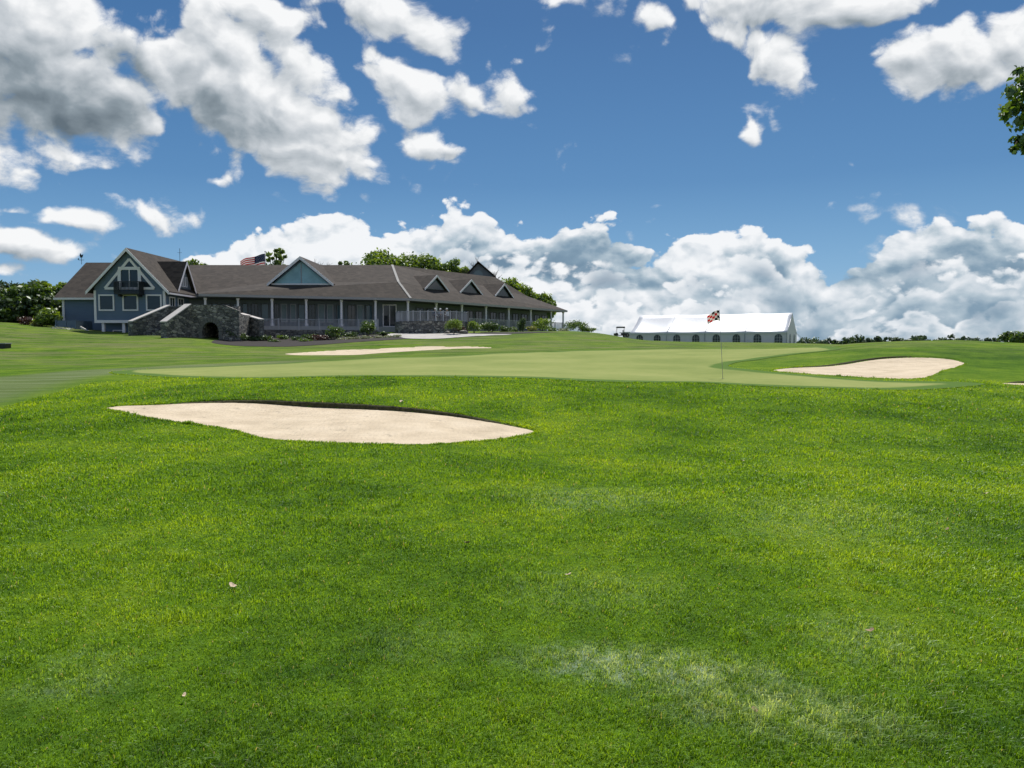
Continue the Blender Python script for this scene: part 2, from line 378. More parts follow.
def dig(x, y, solid=False):
    """how far the bunkers are cut into the land"""
    x = np.asarray(x, float); y = np.asarray(y, float); z = np.zeros(x.size); xf, yf = x.ravel(), y.ravel()
    for poly, lip, bowl, face in ((FRONT_BUNKER, .10, .04, True), (RIGHT_BUNKER, .07, .08, True), (FAR_BUNKER, .03, .10, False), (EDGE_BUNKER_, .05, .05, True)):
        lo_, hi_ = poly.min(0) - 1, poly.max(0) + 1
        s = (xf > lo_[0]) & (xf < hi_[0]) & (yf > lo_[1]) & (yf < hi_[1])
        if not s.any(): continue
        d = sdf(xf[s], yf[s], poly)
        mid = poly[:, 1].mean(); span = (hi_[1] - lo_[1] - 2) / 2
        fb = np.clip((yf[s] - (mid - span * .35)) / (span * 1.0), 0, 1)   # far side has the lip
        if poly is FRONT_BUNKER: fb = fb * np.clip((xf[s] - lo_[0] - 1.3) / ((hi_[0] - lo_[0]) * .35), 0, 1)
        inn = np.clip(-d / .03, 0, 1) if not solid else (d < .05) * 1.0; deep = np.clip(-d / (1.0 if face else 1.6), 0, 1); deep = deep * deep * (3 - 2 * deep)
        z[s] -= inn * (.012 + lip * fb) + deep * bowl
    return z.reshape(x.shape)
def height(x, y):
    x = np.asarray(x, float); y = np.asarray(y, float)
    w = .018 * np.sin(x * .9 + 1.3 * np.sin(y * .5)) * np.sin(y * .8 + .7 * np.sin(x * .6)) + .03 * np.sin(x * .33 + y * .21) * np.sin(y * .27 - 1)
    r = np.hypot(x, y); k = np.clip((r - 3) / 6, 0, 1)
    hh = base_h(x, y) + w * k
    return hh
_gx, _gy = np.arange(-22, 22.01, .1), np.arange(1.0, 30.01, .1)
_G = None
def height_fast(x, y):
    """the same land looked up on a fine grid near the standpoint"""
    global _G
    if _G is None: _G = height(*np.meshgrid(_gx, _gy))
    u = np.clip((x - _gx[0]) / .1, 0, len(_gx) - 1.001); v = np.clip((y - _gy[0]) / .1, 0, len(_gy) - 1.001); i = u.astype(int); j = v.astype(int); fu, fv = u - i, v - j
    return (_G[j, i] * (1 - fu) + _G[j, i + 1] * fu) * (1 - fv) + (_G[j + 1, i] * (1 - fu) + _G[j + 1, i + 1] * fu) * fv
def h1(x, y): return float(height(np.array([x]), np.array([y]))[0])

# ---------------------------------------------------------------- grass materials
def grass_colour(t, pos, c_dark, c_mid, c_light, pale=None, mow=None):
    n1 = t.noise(pos, .55, 4, .55); n2 = t.noise(pos, 3.3, 5, .6); n3 = t.noise(pos, .11, 3, .5)
    f = t.m('ADD', t.m('MULTIPLY', n1, .55), t.m('ADD', t.m('MULTIPLY', n2, .3), t.m('MULTIPLY', n3, .4)))
    f = t.m('ADD', t.m('MULTIPLY', t.m('SUBTRACT', f, .625), 1.7), .625)
    c = t.ramp(f, [(.36, c_dark), (.61, c_mid), (.88, c_light)])
    if pale:
        pn = t.sstep(t.noise(pos, .75, 5, .62), .60, .74)
        c = t.mixc(t.m('MULTIPLY', pn, .6), c, pale)
    return c
GD, GM, GL = (.078, .175, .012), (.172, .308, .015), (.315, .440, .024)
PALE = (.48, .58, .30)
def patch_factors(t, P):
    """the two streaks of pale, coarse grass and the duller area"""
    acc = None
    for (px, py, rx, ry, rot, w) in ((655, 665, 1.0, .17, -14, 1.0), (770, 705, .8, .17, -14, .9), (865, 640, .5, .25, 0, .35), (75, 680, .42, .12, 0, .28), (90, 655, .4, .1, 0, .15), (420, 640, .5, .22, 0, .15), (585, 500, 1.2, .45, 0, .4), (830, 520, 1.6, .6, 10, .25), (590, 590, .9, .3, 0, .2)):
        hx = at(px, py, 1.0); d = ray(px, py); Y = -CAM_Z / (d.z / d.y); x = d.x / d.y * Y
        mp = t.n('ShaderNodeMapping', vector_type='TEXTURE'); mp.inputs['Location'].default_value = (x, Y, 0)
        mp.inputs['Rotation'].default_value = (0, 0, R(rot)); mp.inputs['Scale'].default_value = (rx, ry * 2.2, 50); t.link(P, mp.inputs['Vector'])
        g_ = t.n('ShaderNodeTexGradient', gradient_type='SPHERICAL'); t.link(mp.outputs[0], g_.inputs['Vector'])
        v = t.m('MULTIPLY', t.sstep(g_.outputs['Fac'], 0, .9), w)
        acc = v if acc is None else t.m('MAXIMUM', acc, v)
    return acc
def rough_colour(t, P):
    c = grass_colour(t, P, GD, GM, GL)
    mot = t.sstep(t.noise(P, 13, 4, .65), .30, .70, .78, 1.2, 'LINEAR'); c = t.mixc(1.0, c, t.comb(mot, mot, mot), 'MULTIPLY')
    brown = t.sstep(t.noise(P, 1.1, 6, .7), .66, .80)
    c = t.mixc(t.m('MULTIPLY', brown, .30), c, (.16, .15, .045))
    pf = patch_factors(t, P)
    pn = t.sstep(t.noise(P, 9.0, 6, .75), .36, .66)
    c = t.mixc(t.m('MULTIPLY', t.m('MULTIPLY', pf, pn), 1.1, clamp=True), c, PALE)
    return c
m_ground, t, b = material('rough_grass_ground')
geo = t.n('ShaderNodeNewGeometry'); P = geo.outputs['Position']
x_, y_, z_ = t.sep(P)
c = rough_colour(t, P)
att = t.n('ShaderNodeAttribute', attribute_name='fairway'); fw = t.sstep(att.outputs['Fac'], -1.6, .3, 1, 0)
# mown lighter strip on the left with old tyre and mower tracks
strk = t.n('ShaderNodeTexNoise'); t.link(t.vm('MULTIPLY', P, (.08, .9, .2)), strk.inputs['Vector']); strk.inputs['Scale'].default_value = 2.2; strk.inputs['Detail'].default_value = 5
c = t.mixc(t.m('MULTIPLY', fw, .92), c, t.ramp(strk.outputs['Fac'], [(.35, (.20, .26, .06)), (.5, (.26, .32, .085)), (.68, (.36, .41, .15))]))
# far rough: dry streaks across the slope
far = t.m('MULTIPLY', t.sstep(y_, 30, 50), t.sstep(strk.outputs['Fac'], .42, .62))
c = t.mixc(t.m('MULTIPLY', far, .75), c, (.36, .34, .11))
fine = t.noise(P, 60, 3, .7)
dist = t.vm('LENGTH', P)
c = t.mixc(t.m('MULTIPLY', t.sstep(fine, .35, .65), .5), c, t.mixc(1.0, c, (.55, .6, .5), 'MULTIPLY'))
c = t.mixc(1.0, c, (.52, .55, .80), 'MULTIPLY')   # dulls and darkens the whole ground against the blade colour
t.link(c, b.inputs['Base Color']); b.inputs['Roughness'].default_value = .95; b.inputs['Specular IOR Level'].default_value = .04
bp = t.n('ShaderNodeBump'); bp.inputs['Strength'].default_value = .6; bp.inputs['Distance'].default_value = .05
hn = t.m('ADD', t.noise(P, 26, 5, .7), t.m('MULTIPLY', t.noise(P, 5, 3, .5), .8)); t.link(hn, bp.inputs['Height']); t.link(bp.outputs[0], b.inputs['Normal'])

m_green, t, b = material('putting_green_turf')
geo = t.n('ShaderNodeNewGeometry'); P = geo.outputs['Position']
n1 = t.noise(P, .22, 4, .6); n2 = t.noise(P, 2.5, 4, .6)
ed = t.n('ShaderNodeAttribute', attribute_name='edge').outputs['Fac']
c = t.ramp(t.m('ADD', t.m('MULTIPLY', n1, .75), t.m('MULTIPLY', n2, .25)), [(.36, (.180, .222, .064)), (.5, (.222, .258, .080)), (.68, (.280, .300, .105))])
edn = t.m('ADD', ed, t.m('MULTIPLY', t.m('SUBTRACT', t.noise(P, .6, 3, .5), .5), .5))
c = t.mixc(t.sstep(edn, -.85, -.55), c, (.085, .150, .030))       # collar, mown a little higher
t.link(c, b.inputs['Base Color']); b.inputs['Roughness'].default_value = .95; b.inputs['Specular IOR Level'].default_value = .04
bp = t.n('ShaderNodeBump'); bp.inputs['Strength'].default_value = .25; bp.inputs['Distance'].default_value = .01
t.link(t.noise(P, 90, 3, .6), bp.inputs['Height']); t.link(bp.outputs[0], b.inputs['Normal'])

m_sand, t, b = material('bunker_sand')
geo = t.n('ShaderNodeNewGeometry'); P = geo.outputs['Position']
c = t.ramp(t.m('ADD', t.m('MULTIPLY', t.noise(P, 1.3, 5, .6), .6), t.m('MULTIPLY', t.noise(P, 40, 4, .7), .4)), [(.35, (.44, .36, .255)), (.5, (.56, .465, .335)), (.68, (.66, .56, .42))])
deb = t.sstep(t.noise(P, 22, 3, .6), .72, .76)
c = t.mixc(t.m('MULTIPLY', deb, .5), c, (.2, .14, .09))
t.link(c, b.inputs['Base Color']); b.inputs['Roughness'].default_value = .95; b.inputs['Specular IOR Level'].default_value = .1
rk = t.n('ShaderNodeTexWave', wave_type='BANDS', bands_direction='X'); t.link(t.vm('ADD', P, t.vm('SCALE', P, scale=0)), rk.inputs['Vector'])
rk.inputs['Scale'].default_value = 3.2; rk.inputs['Distortion'].default_value = 9; rk.inputs['Detail'].default_value = 3; rk.inputs['Detail Scale'].default_value = .6
ft = t.n('ShaderNodeTexVoronoi', feature='F1'); t.link(t.vm('MULTIPLY', P, (1.5, 1.0, 1)), ft.inputs['Vector']); ft.inputs['Scale'].default_value = 1.5
step_ = t.m('MULTIPLY', t.sstep(ft.outputs['Distance'], .10, .26), .8)
hgt = t.m('ADD', t.m('ADD', step_, t.m('MULTIPLY', rk.outputs['Fac'], .16)), t.m('ADD', t.noise(P, 9, 5, .65), t.m('MULTIPLY', t.noise(P, 2.4, 3, .5), 1.2)))
bp = t.n('ShaderNodeBump'); bp.inputs['Strength'].default_value = .7; bp.inputs['Distance'].default_value = .05
t.link(hgt, bp.inputs['Height']); t.link(bp.outputs[0], b.inputs['Normal'])

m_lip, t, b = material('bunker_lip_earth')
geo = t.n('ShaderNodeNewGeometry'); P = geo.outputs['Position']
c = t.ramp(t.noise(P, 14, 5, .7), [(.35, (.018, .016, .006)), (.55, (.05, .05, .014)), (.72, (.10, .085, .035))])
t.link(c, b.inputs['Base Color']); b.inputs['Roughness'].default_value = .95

m_path, t, b = material('path_concrete')
geo = t.n('ShaderNodeNewGeometry'); P = geo.outputs['Position']
c = t.ramp(t.noise(P, .9, 6, .6), [(.35, (.33, .31, .28)), (.65, (.46, .44, .41))])
t.link(c, b.inputs['Base Color']); b.inputs['Roughness'].default_value = .9
m_mulch, t, b = material('bark_mulch')
geo = t.n('ShaderNodeNewGeometry'); P = geo.outputs['Position']
c = t.ramp(t.noise(P, 5, 5, .7), [(.35, (.006, .004, .003)), (.65, (.022, .015, .010))])
t.link(c, b.inputs['Base Color']); b.inputs['Roughness'].default_value = .95

# ---------------------------------------------------------------- land as one sheet to the horizon
FAIR = outline([(-60, 381), (60, 371.5), (140, 367), (250, 362), (330, 359.5), (300, 363), (200, 369), (130, 374), (70, 388), (0, 408), (-120, 425)], 160, 14)
def polar(az, r, name):
    A, Rr = np.meshgrid(az, r); X, Y = Rr * np.sin(A), Rr * np.cos(A)
    Z = height(X, Y) + dig(X, Y); V = np.stack([X, Y, Z], -1).reshape(-1, 3); na, nr = len(az), len(r)
    i = np.arange(nr - 1)[:, None] * na + np.arange(na - 1)[None]
    F = np.stack([i, i + 1, i + na + 1, i + na], -1).reshape(-1, 4)[:, ::-1]
    return V, F, X.ravel(), Y.ravel()
azf = np.radians(np.concatenate([np.linspace(-180, -52, 30)[:-1], np.linspace(-52, -36, 12)[:-1], np.linspace(-36, 36, 520), np.linspace(36, 52, 12)[1:], np.linspace(52, 180, 30)[1:]]))
rr = np.concatenate([[.02, .5, 1.0, 1.5], np.arange(2.0, 11.5, .25), np.arange(11.5, 19, .045), np.arange(19, 24, .16), np.arange(24, 46, .10), np.exp(np.linspace(math.log(46.2), math.log(130), 110)), np.exp(np.linspace(math.log(133), math.log(9000), 40))])
V, F, X_, Y_ = polar(azf, rr, 'g')
me = np_mesh('ground', V, F, True); attr_set(me, 'fairway', sdf(X_, Y_, FAIR))
ground = link('ground', me, m_ground); tag(ground, kind='structure')

def sheet(name, poly, mat, lift, rings, kind='structure', sink=True, edge=False):
    """a sheet that follows the land inside an outline (grid clipped by rings drawn in towards the middle)"""
    n = len(poly); c = poly.mean(0); X, Y = [], []
    # rings shrink towards the outline's own medial line, so that long bent outlines stay covered
    bm = bmesh.new(); vs_ = [bm.verts.new((p[0], p[1], 0)) for p in poly]
    f0 = bm.faces.new(vs_); bmesh.ops.triangulate(bm, faces=[f0], ngon_method='EAR_CLIP')
    lim = rings
    for _ in range(14):
        bm.edges.ensure_lookup_table()
        # never split the outline itself
        long_ = [e for e in bm.edges if e.calc_length() > lim and not e.is_boundary]
        if not long_: break
        bmesh.ops.subdivide_edges(bm, edges=long_, cuts=1)
        bmesh.ops.triangulate(bm, faces=[f for f in bm.faces if len(f.verts) > 3])
        bmesh.ops.beautify_fill(bm, faces=bm.faces[:], edges=[e for e in bm.edges if not e.is_boundary])
    me_ = bpy.data.meshes.new(name); bm.to_mesh(me_); bm.free()
    nv = len(me_.vertices); co = np.empty(nv * 3); me_.vertices.foreach_get('co', co); co = co.reshape(-1, 3)
    d = sdf(co[:, 0], co[:, 1], poly)
    z = height(co[:, 0], co[:, 1]) + lift
    if sink: z += dig(co[:, 0], co[:, 1], True)
    co[:, 2] = z; me_.vertices.foreach_set('co', co.astype(np.float32).ravel()); me_.update()
    if me_.polygons and me_.polygons[0].normal.z < 0: me_.flip_normals()
    me_.polygons.foreach_set('use_smooth', np.ones(len(me_.polygons), dtype=bool))
    if edge: attr_set(me_, 'edge', d)
    o = link(name, me_, mat); tag(o, kind=kind); return o
def bunker(poly, name, lip_w, res):
    d0 = sdf(poly[:, 0], poly[:, 1], poly)
    sheet('bunker_sand', poly, m_sand, .012, res)
    if not lip_w: return
    # the cut face of turf and earth round the far side
    z1 = height(poly[:, 0], poly[:, 1]); n = len(poly); c = poly.mean(0)
    nxt, prv = np.roll(poly, -1, 0), np.roll(poly, 1, 0); tn = nxt - prv; tn /= np.hypot(*tn.T)[:, None]
    nr = np.stack([tn[:, 1], -tn[:, 0]], 1)
    area = .5 * (poly[:, 0] * nxt[:, 1] - nxt[:, 0] * poly[:, 1]).sum()
    if area < 0: nr = -nr
    span = np.ptp(poly[:, 1]); k = np.clip((poly[:, 1] - poly[:, 1].mean() + span * .10) / (span * .3), 0, 1)
    if name == 'front': u_ = (poly[:, 0] - poly[:, 0].min()) / np.ptp(poly[:, 0]); k = k * np.clip((u_ - .06) / .3, 0, 1)
    if name == 'right': u_ = (poly[:, 0] - poly[:, 0].min()) / np.ptp(poly[:, 0]); k = k * np.clip((.86 - u_) / .12, 0, 1)
    rg = RNG.normal(size=n) * .012
    rows = []
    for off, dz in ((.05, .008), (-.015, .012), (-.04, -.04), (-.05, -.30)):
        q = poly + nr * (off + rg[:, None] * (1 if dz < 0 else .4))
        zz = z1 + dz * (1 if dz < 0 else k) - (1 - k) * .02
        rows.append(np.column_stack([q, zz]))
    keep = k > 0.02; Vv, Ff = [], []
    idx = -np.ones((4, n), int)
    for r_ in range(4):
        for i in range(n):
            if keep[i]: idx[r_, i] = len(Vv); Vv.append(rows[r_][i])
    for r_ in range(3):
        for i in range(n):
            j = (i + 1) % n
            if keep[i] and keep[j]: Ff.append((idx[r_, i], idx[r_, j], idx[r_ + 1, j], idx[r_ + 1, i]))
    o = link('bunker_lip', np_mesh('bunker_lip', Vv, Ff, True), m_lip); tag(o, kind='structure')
bunker(FRONT_BUNKER, 'front', .1, .25)
bunker(RIGHT_BUNKER, 'right', .2, .35)
bunker(FAR_BUNKER, 'bunker_sand', 0, .8)
bunker(EDGE_BUNKER_, 'edge', .06, .3)
sheet('putting_green', GREEN, m_green, .016, .55, edge=True, sink=False)
# ---------------------------------------------------------------- solid mesh builder
def V3(*a): return Vector(a[0]) if len(a) == 1 else Vector(a)
class MB:
    def __init__(s): s.v = []; s.f = []; s.mi = []; s.cur = 0
    def add(s, vs, fs):
        o = len(s.v); s.v += [tuple(v) for v in vs]; s.f += [tuple(i + o for i in f) for f in fs]; s.mi += [s.cur] * len(fs)
    def prism(s, poly, vec):
        """solid from a planar polygon pushed along vec"""
        poly = [V3(p) for p in poly]; vec = V3(vec); n = len(poly)
        nr = Vector((0, 0, 0))
        for i in range(n): nr += poly[i].cross(poly[(i + 1) % n])
        if nr.dot(vec) > 0: poly = poly[::-1]
        s.add(poly + [p + vec for p in poly], [tuple(range(n)), tuple(range(2 * n - 1, n - 1, -1))] + [(i, i + n, (i + 1) % n + n, (i + 1) % n) for i in range(n)])
    def box(s, a, b):
        x0, x1 = sorted((a[0], b[0])); y0, y1 = sorted((a[1], b[1])); z0, z1 = sorted((a[2], b[2]))
        s.prism([(x0, y0, z0), (x1, y0, z0), (x1, y1, z0), (x0, y1, z0)], (0, 0, z1 - z0))
    def bar(s, p, q, w, h=None, up=(0, 0, 1)):
        """square bar between two points"""
        p, q = V3(p), V3(q); h = h or w; d = (q - p).normalized(); u = V3(up)
        if abs(d.dot(u)) > .98: u = Vector((0, 1, 0))
        sd_ = d.cross(u).normalized(); u2 = sd_.cross(d).normalized()
        s.prism([p + sd_ * w / 2 + u2 * h / 2, p - sd_ * w / 2 + u2 * h / 2, p - sd_ * w / 2 - u2 * h / 2, p + sd_ * w / 2 - u2 * h / 2], q - p)
    def tube(s, pts, rad, n=8):
        pts = [V3(p) for p in pts]; rad = rad if isinstance(rad, (list, tuple)) else [rad] * len(pts); vs = []
        for i, p in enumerate(pts):
            d = (pts[min(i + 1, len(pts) - 1)] - pts[max(i - 1, 0)]).normalized()
            a = d.cross(Vector((.13, .31, .94)) if abs(d.z) < .95 else Vector((1, 0, 0))).normalized(); b_ = d.cross(a)
            vs += [p + (a * math.cos(2 * math.pi * k / n) + b_ * math.sin(2 * math.pi * k / n)) * rad[i] for k in range(n)]
        fs = [(i * n + k, i * n + (k + 1) % n, (i + 1) * n + (k + 1) % n, (i + 1) * n + k) for i in range(len(pts) - 1) for k in range(n)]
        fs += [tuple(range(n - 1, -1, -1)), tuple(range((len(pts) - 1) * n, len(pts) * n))]
        s.add(vs, fs)
    def lathe(s, c, prof, n=16):
        vs = [(c[0] + r * math.cos(2 * math.pi * k / n), c[1] + r * math.sin(2 * math.pi * k / n), c[2] + z) for r, z in prof for k in range(n)]
        fs = [(i * n + k, i * n + (k + 1) % n, (i + 1) * n + (k + 1) % n, (i + 1) * n + k) for i in range(len(prof) - 1) for k in range(n)]
        fs += [tuple(range(n - 1, -1, -1)), tuple(range((len(prof) - 1) * n, len(prof) * n))]; s.add(vs, fs)
    def build(s, name, mat, parent=None, smooth=False, world=True, label=None):
        me = bpy.data.meshes.new(name); off = V3(parent.matrix_basis.translation) if (parent is not None and world) else Vector((0, 0, 0))
        p = parent.parent if parent is not None else None
        while world and p is not None: off += p.matrix_basis.translation; p = p.parent
        me.from_pydata([(v[0] - off.x, v[1] - off.y, v[2] - off.z) for v in s.v], [], s.f)
        bm = bmesh.new(); bm.from_mesh(me); bmesh.ops.recalc_face_normals(bm, faces=bm.faces[:])
        big = [f for f in bm.faces if len(f.verts) > 4]
        if big: bmesh.ops.triangulate(bm, faces=big, ngon_method='EAR_CLIP')
        if not isinstance(mat, (list, tuple)): bm.to_mesh(me)
        bm.free()
        o = link(name, me, mat, parent)
        if isinstance(mat, (list, tuple)): me.polygons.foreach_set('material_index', s.mi)
        if smooth: me.polygons.foreach_set('use_smooth', [True] * len(me.polygons))
        if label: o['label'] = label
        return o
def empty(name, loc, label, cat, group=None):
    o = bpy.data.objects.new(name, None); COL.objects.link(o); o.location = loc; o.empty_display_size = .3
    return tag(o, label, cat, group)
def copy_tree(o, parent=None):
    c = o.copy(); COL.objects.link(c); c.parent = parent
    for ch in [k for k in o.children]: copy_tree(ch, c)
    return c

# ---------------------------------------------------------------- materials
def plain(name, col, rough=.7, spec=.3, var=.12, scale=3.0, bump=0, metal=0, bscale=30):
    m_, t, b = material(name); geo = t.n('ShaderNodeNewGeometry'); P = geo.outputs['Position']
    c = t.mixc(t.noise(P, scale, 5, .6), tuple(v * (1 - var * 2) for v in col), tuple(v * (1 + var * 2) for v in col))
    t.link(c, b.inputs['Base Color']); b.inputs['Roughness'].default_value = rough; b.inputs['Specular IOR Level'].default_value = spec; b.inputs['Metallic'].default_value = metal
    if bump:
        bp = t.n('ShaderNodeBump'); bp.inputs['Strength'].default_value = bump; bp.inputs['Distance'].default_value = .05
        t.link(t.noise(P, bscale, 4, .6), bp.inputs['Height']); t.link(bp.outputs[0], b.inputs['Normal'])
    return m_
def banded(name, col, step, depth, rough=.7, var=.1, vary=.0):
    """horizontal laps (clapboard, shingle courses) every step metres in z"""
    m_, t, b = material(name); geo = t.n('ShaderNodeNewGeometry'); P = geo.outputs['Position']; x, y, z = t.sep(P)
    fr = t.m('FRACT', t.m('DIVIDE', z, step)); ln = t.sstep(fr, 0, .14, 0, 1)
    c = t.mixc(t.noise(P, 1.2, 5, .65), tuple(v * (1 - var * 2) for v in col), tuple(v * (1 + var * 2) for v in col))
    if vary:
        br = t.n('ShaderNodeTexVoronoi', feature='F1'); t.link(t.vm('MULTIPLY', P, (1, 1, 2.2)), br.inputs['Vector']); br.inputs['Scale'].default_value = 1.8
        c = t.mixc(vary, c, t.mixc(br.outputs['Color'], (.5, .5, .5), (1.5, 1.45, 1.4)), 'MULTIPLY')
    c = t.mixc(ln, t.mixc(1.0, c, (.6, .6, .6), 'MULTIPLY'), c)
    t.link(c, b.inputs['Base Color']); b.inputs['Roughness'].default_value = rough; b.inputs['Specular IOR Level'].default_value = .25
    bp = t.n('ShaderNodeBump'); bp.inputs['Strength'].default_value = .8; bp.inputs['Distance'].default_value = depth
    t.link(fr, bp.inputs['Height']); t.link(bp.outputs[0], b.inputs['Normal']); return m_
M = {}
M['siding'] = banded('blue_clapboard', (.135, .185, .275), .16, .02, .6, .06)
M['grey_siding'] = banded('grey_clapboard', (.17, .19, .22), .16, .02, .6, .06)
M['roof'] = banded('brown_shingles', (.054, .045, .038), .17, .02, .9, .2, .65)
M['white'] = plain('white_paint', (.78, .73, .76), .5, .4, .05)
M['cap'] = plain('pale_stone_cap', (.50, .47, .44), .8, .2, .08)
M['grey_paint'] = plain('grey_rail_paint', (.34, .34, .38), .5, .4, .05)
M['black'] = plain('black_metal', (.012, .012, .014), .4, .5, .1)
M['concrete'] = plain('concrete', (.34, .33, .31), .9, .2, .1, 2, .2)
M['soffit'] = plain('soffit_boards', (.12, .125, .13), .8, .2, .05)
M['dark_wood'] = plain('dark_wood', (.05, .035, .025), .7, .3, .2)
def stone_mat():
    m_, t, b = material('field_stone'); geo = t.n('ShaderNodeNewGeometry'); P = geo.outputs['Position']
    q = t.vm('MULTIPLY', P, (1, 1, 1.7))
    v = t.n('ShaderNodeTexVoronoi', feature='F1'); t.link(q, v.inputs['Vector']); v.inputs['Scale'].default_value = 2.6
    e = t.n('ShaderNodeTexVoronoi', feature='DISTANCE_TO_EDGE'); t.link(q, e.inputs['Vector']); e.inputs['Scale'].default_value = 2.6
    g = t.sep(v.outputs['Color'])[0]
    c = t.ramp(g, [(0, (.10, .10, .10)), (.4, (.20, .19, .18)), (.7, (.30, .28, .25)), (1, (.46, .43, .38))])
    c = t.mixc(t.noise(P, 9, 4, .6), t.mixc(1.0, c, (.6, .6, .6), 'MULTIPLY'), c)
    c = t.mixc(t.sstep(e.outputs['Distance'], .01, .06), (.06, .055, .05), c)
    t.link(c, b.inputs['Base Color']); b.inputs['Roughness'].default_value = .9
    bp = t.n('ShaderNodeBump'); bp.inputs['Strength'].default_value = .9; bp.inputs['Distance'].default_value = .06
    t.link(t.sstep(e.outputs['Distance'], 0, .15), bp.inputs['Height']); t.link(bp.outputs[0], b.inputs['Normal']); return m_
M['stone'] = stone_mat()
def glass(name, col, rough=.06):
    m_, t, b = material(name); geo = t.n('ShaderNodeNewGeometry'); P = geo.outputs['Position']
    c = t.mixc(t.noise(P, .9, 3, .5), tuple(v * .5 for v in col), tuple(v * 1.5 for v in col)); t.link(c, b.inputs['Base Color'])
    b.inputs['Roughness'].default_value = rough; b.inputs['Specular IOR Level'].default_value = .5
    bp = t.n('ShaderNodeBump'); bp.inputs['Strength'].default_value = .04; t.link(t.noise(P, .7, 2, .5), bp.inputs['Height']); t.link(bp.outputs[0], b.inputs['Normal']); return m_
M['glass'] = glass('window_glass', (.018, .026, .032))
M['teal'] = glass('teal_gable_glass', (.26, .42, .48), .2)
M['bluegrey'] = glass('blue_grey_gable_panel', (.09, .13, .155), .35)
M['porchglass'] = glass('porch_glass', (.05, .10, .13), .1)
M['pale_pane'] = plain('sky_tinted_pane', (.20, .25, .27), .6, .4, .15)  # flat pale pane; reflected sky is put into the colour of porch windows

# ---------------------------------------------------------------- clubhouse
club = empty('clubhouse', (-20, 92, 3.0), 'long clubhouse with brown shingle roofs, blue gabled end and white columned porch', 'clubhouse')
def rect(mb, org, ux, w, z0, z1, out, th):
    """upright panel: from org along unit ux for w metres, z0..z1, thickness th towards out"""
    a = V3(org); u = V3(ux)
    mb.prism([(a.x, a.y, z0), (a.x + u.x * w, a.y + u.y * w, z0), (a.x + u.x * w, a.y + u.y * w, z1), (a.x, a.y, z1)], V3(out) * th)
def window(org, ux, out, w, z0, z1, fr=.14, pane='glass', parent=club, bars=1, name='window', fmat='white'):
    """framed window standing proud of the wall: frame with sub-part pane"""
    a, u, o_ = V3(org), V3(ux), V3(out); m = MB(); A = a + o_ * .03
    rect(m, A, u, fr, z0, z1, o_, .07); rect(m, A + u * (w - fr), u, fr, z0, z1, o_, .07)
    rect(m, A + u * fr, u, w - 2 * fr, z0, z0 + fr, o_, .07); rect(m, A + u * fr, u, w - 2 * fr, z1 - fr, z1, o_, .07)
    for k in range(1, bars):
        rect(m, A + u * (w * k / bars - .03), u, .06, z0 + fr, z1 - fr, o_, .055)
    f = m.build(name, M[fmat], parent)
    g = MB(); rect(g, a + u * (fr * .8) + o_ * .01, u, w - fr * 1.6, z0 + fr * .8, z1 - fr * .8, o_, .04); g.build('pane', M[pane], f)
    return f
def Z(py, Y): return CAM_Z + (HOR - py) / FPX * Y
def Xp(px, Y): return (px - 512) / FPX * Y
# --- blue gabled house
Y0, XL, XR, XM = 78.0, -42.2, -35.1, -38.65
zE, zP, zB = 7.35, 11.05, 3.85
m = MB(); m.prism([(XL, Y0, zB), (XR, Y0, zB), (XR, Y0, zE), (XM, Y0, zP), (XL, Y0, zE)], (0, 13.5, 0)); m.build('gable_wall', M['siding'], club)
m = MB(); m.box((XL + .1, Y0 + 1.3, 1.6), (XR - .1, Y0 + 13.4, zB - .003)); m.build('basement_wall', M['siding'], club)
m = MB(); m.box((XL - .06, Y0 - .06, zB - .12), (XR + .06, Y0 + .1, zB + .16)); m.build('skirt_board', M['white'], club)
for x in (XL - .05, XR - .17):
    m = MB(); m.box((x, Y0 - .07, zB + .162), (x + .22, Y0 + .12, zE - .35)); m.build('corner_board', M['white'], club)
for px in (104.6, 125.0):
    x = Xp(px, Y0 + .2); m = MB(); m.box((x - .13, Y0 + .1, 1.8), (x + .13, Y0 + .36, zB - .124)); m.build('post', M['white'], club)
ov = .62; sl = (zP - zE) / (XR - XM)
def slopes(x0, xm, x1, ze, zp, ya, yb, th=.16):
    a = MB(); a.prism([(x0, ya, ze), (xm, ya, zp), (xm, yb, zp), (x0, yb, ze)], (0, 0, th)); a.prism([(xm, ya, zp), (x1, ya, ze), (x1, yb, ze), (xm, yb, zp)], (0, 0, th)); return a
rm = slopes(XL - ov, XM, XR + ov, zE - ov * sl + .03, zP + .03, Y0 - .5, Y0 + 13.6); rm.build('gable_roof', M['roof'], club)
m = MB()
for sx, xe in ((-1, XL - ov), (1, XR + ov)):
    m.prism([(xe, Y0 - .56, zE - ov * sl - .16), (XM, Y0 - .56, zP - .16), (XM, Y0 - .56, zP + .17), (xe, Y0 - .56, zE - ov * sl + .17)], (0, .055, 0))
m.build('rake_board', M['white'], club)
m = MB(); m.box((XR + ov - .02, Y0 - .5, zE - ov * sl - .1), (XR + ov + .1, Y0 + 13, zE - ov * sl + .06)); m.build('gutter', M['white'], club)
for a, b_ in ((100.6, 116.2), (124.4, 140.0), (147.8, 163.4)):
    xa, xb = Xp(a, Y0), Xp(b_, Y0); window((xa, Y0, 0), (1, 0, 0), (0, -1, 0), xb - xa, 4.95, 6.6)
window((Xp(114, Y0 + 1.3), Y0 + 1.3, 0), (1, 0, 0), (0, -1, 0), 1.25, 2.3, 3.05, .1, name='basement_window')
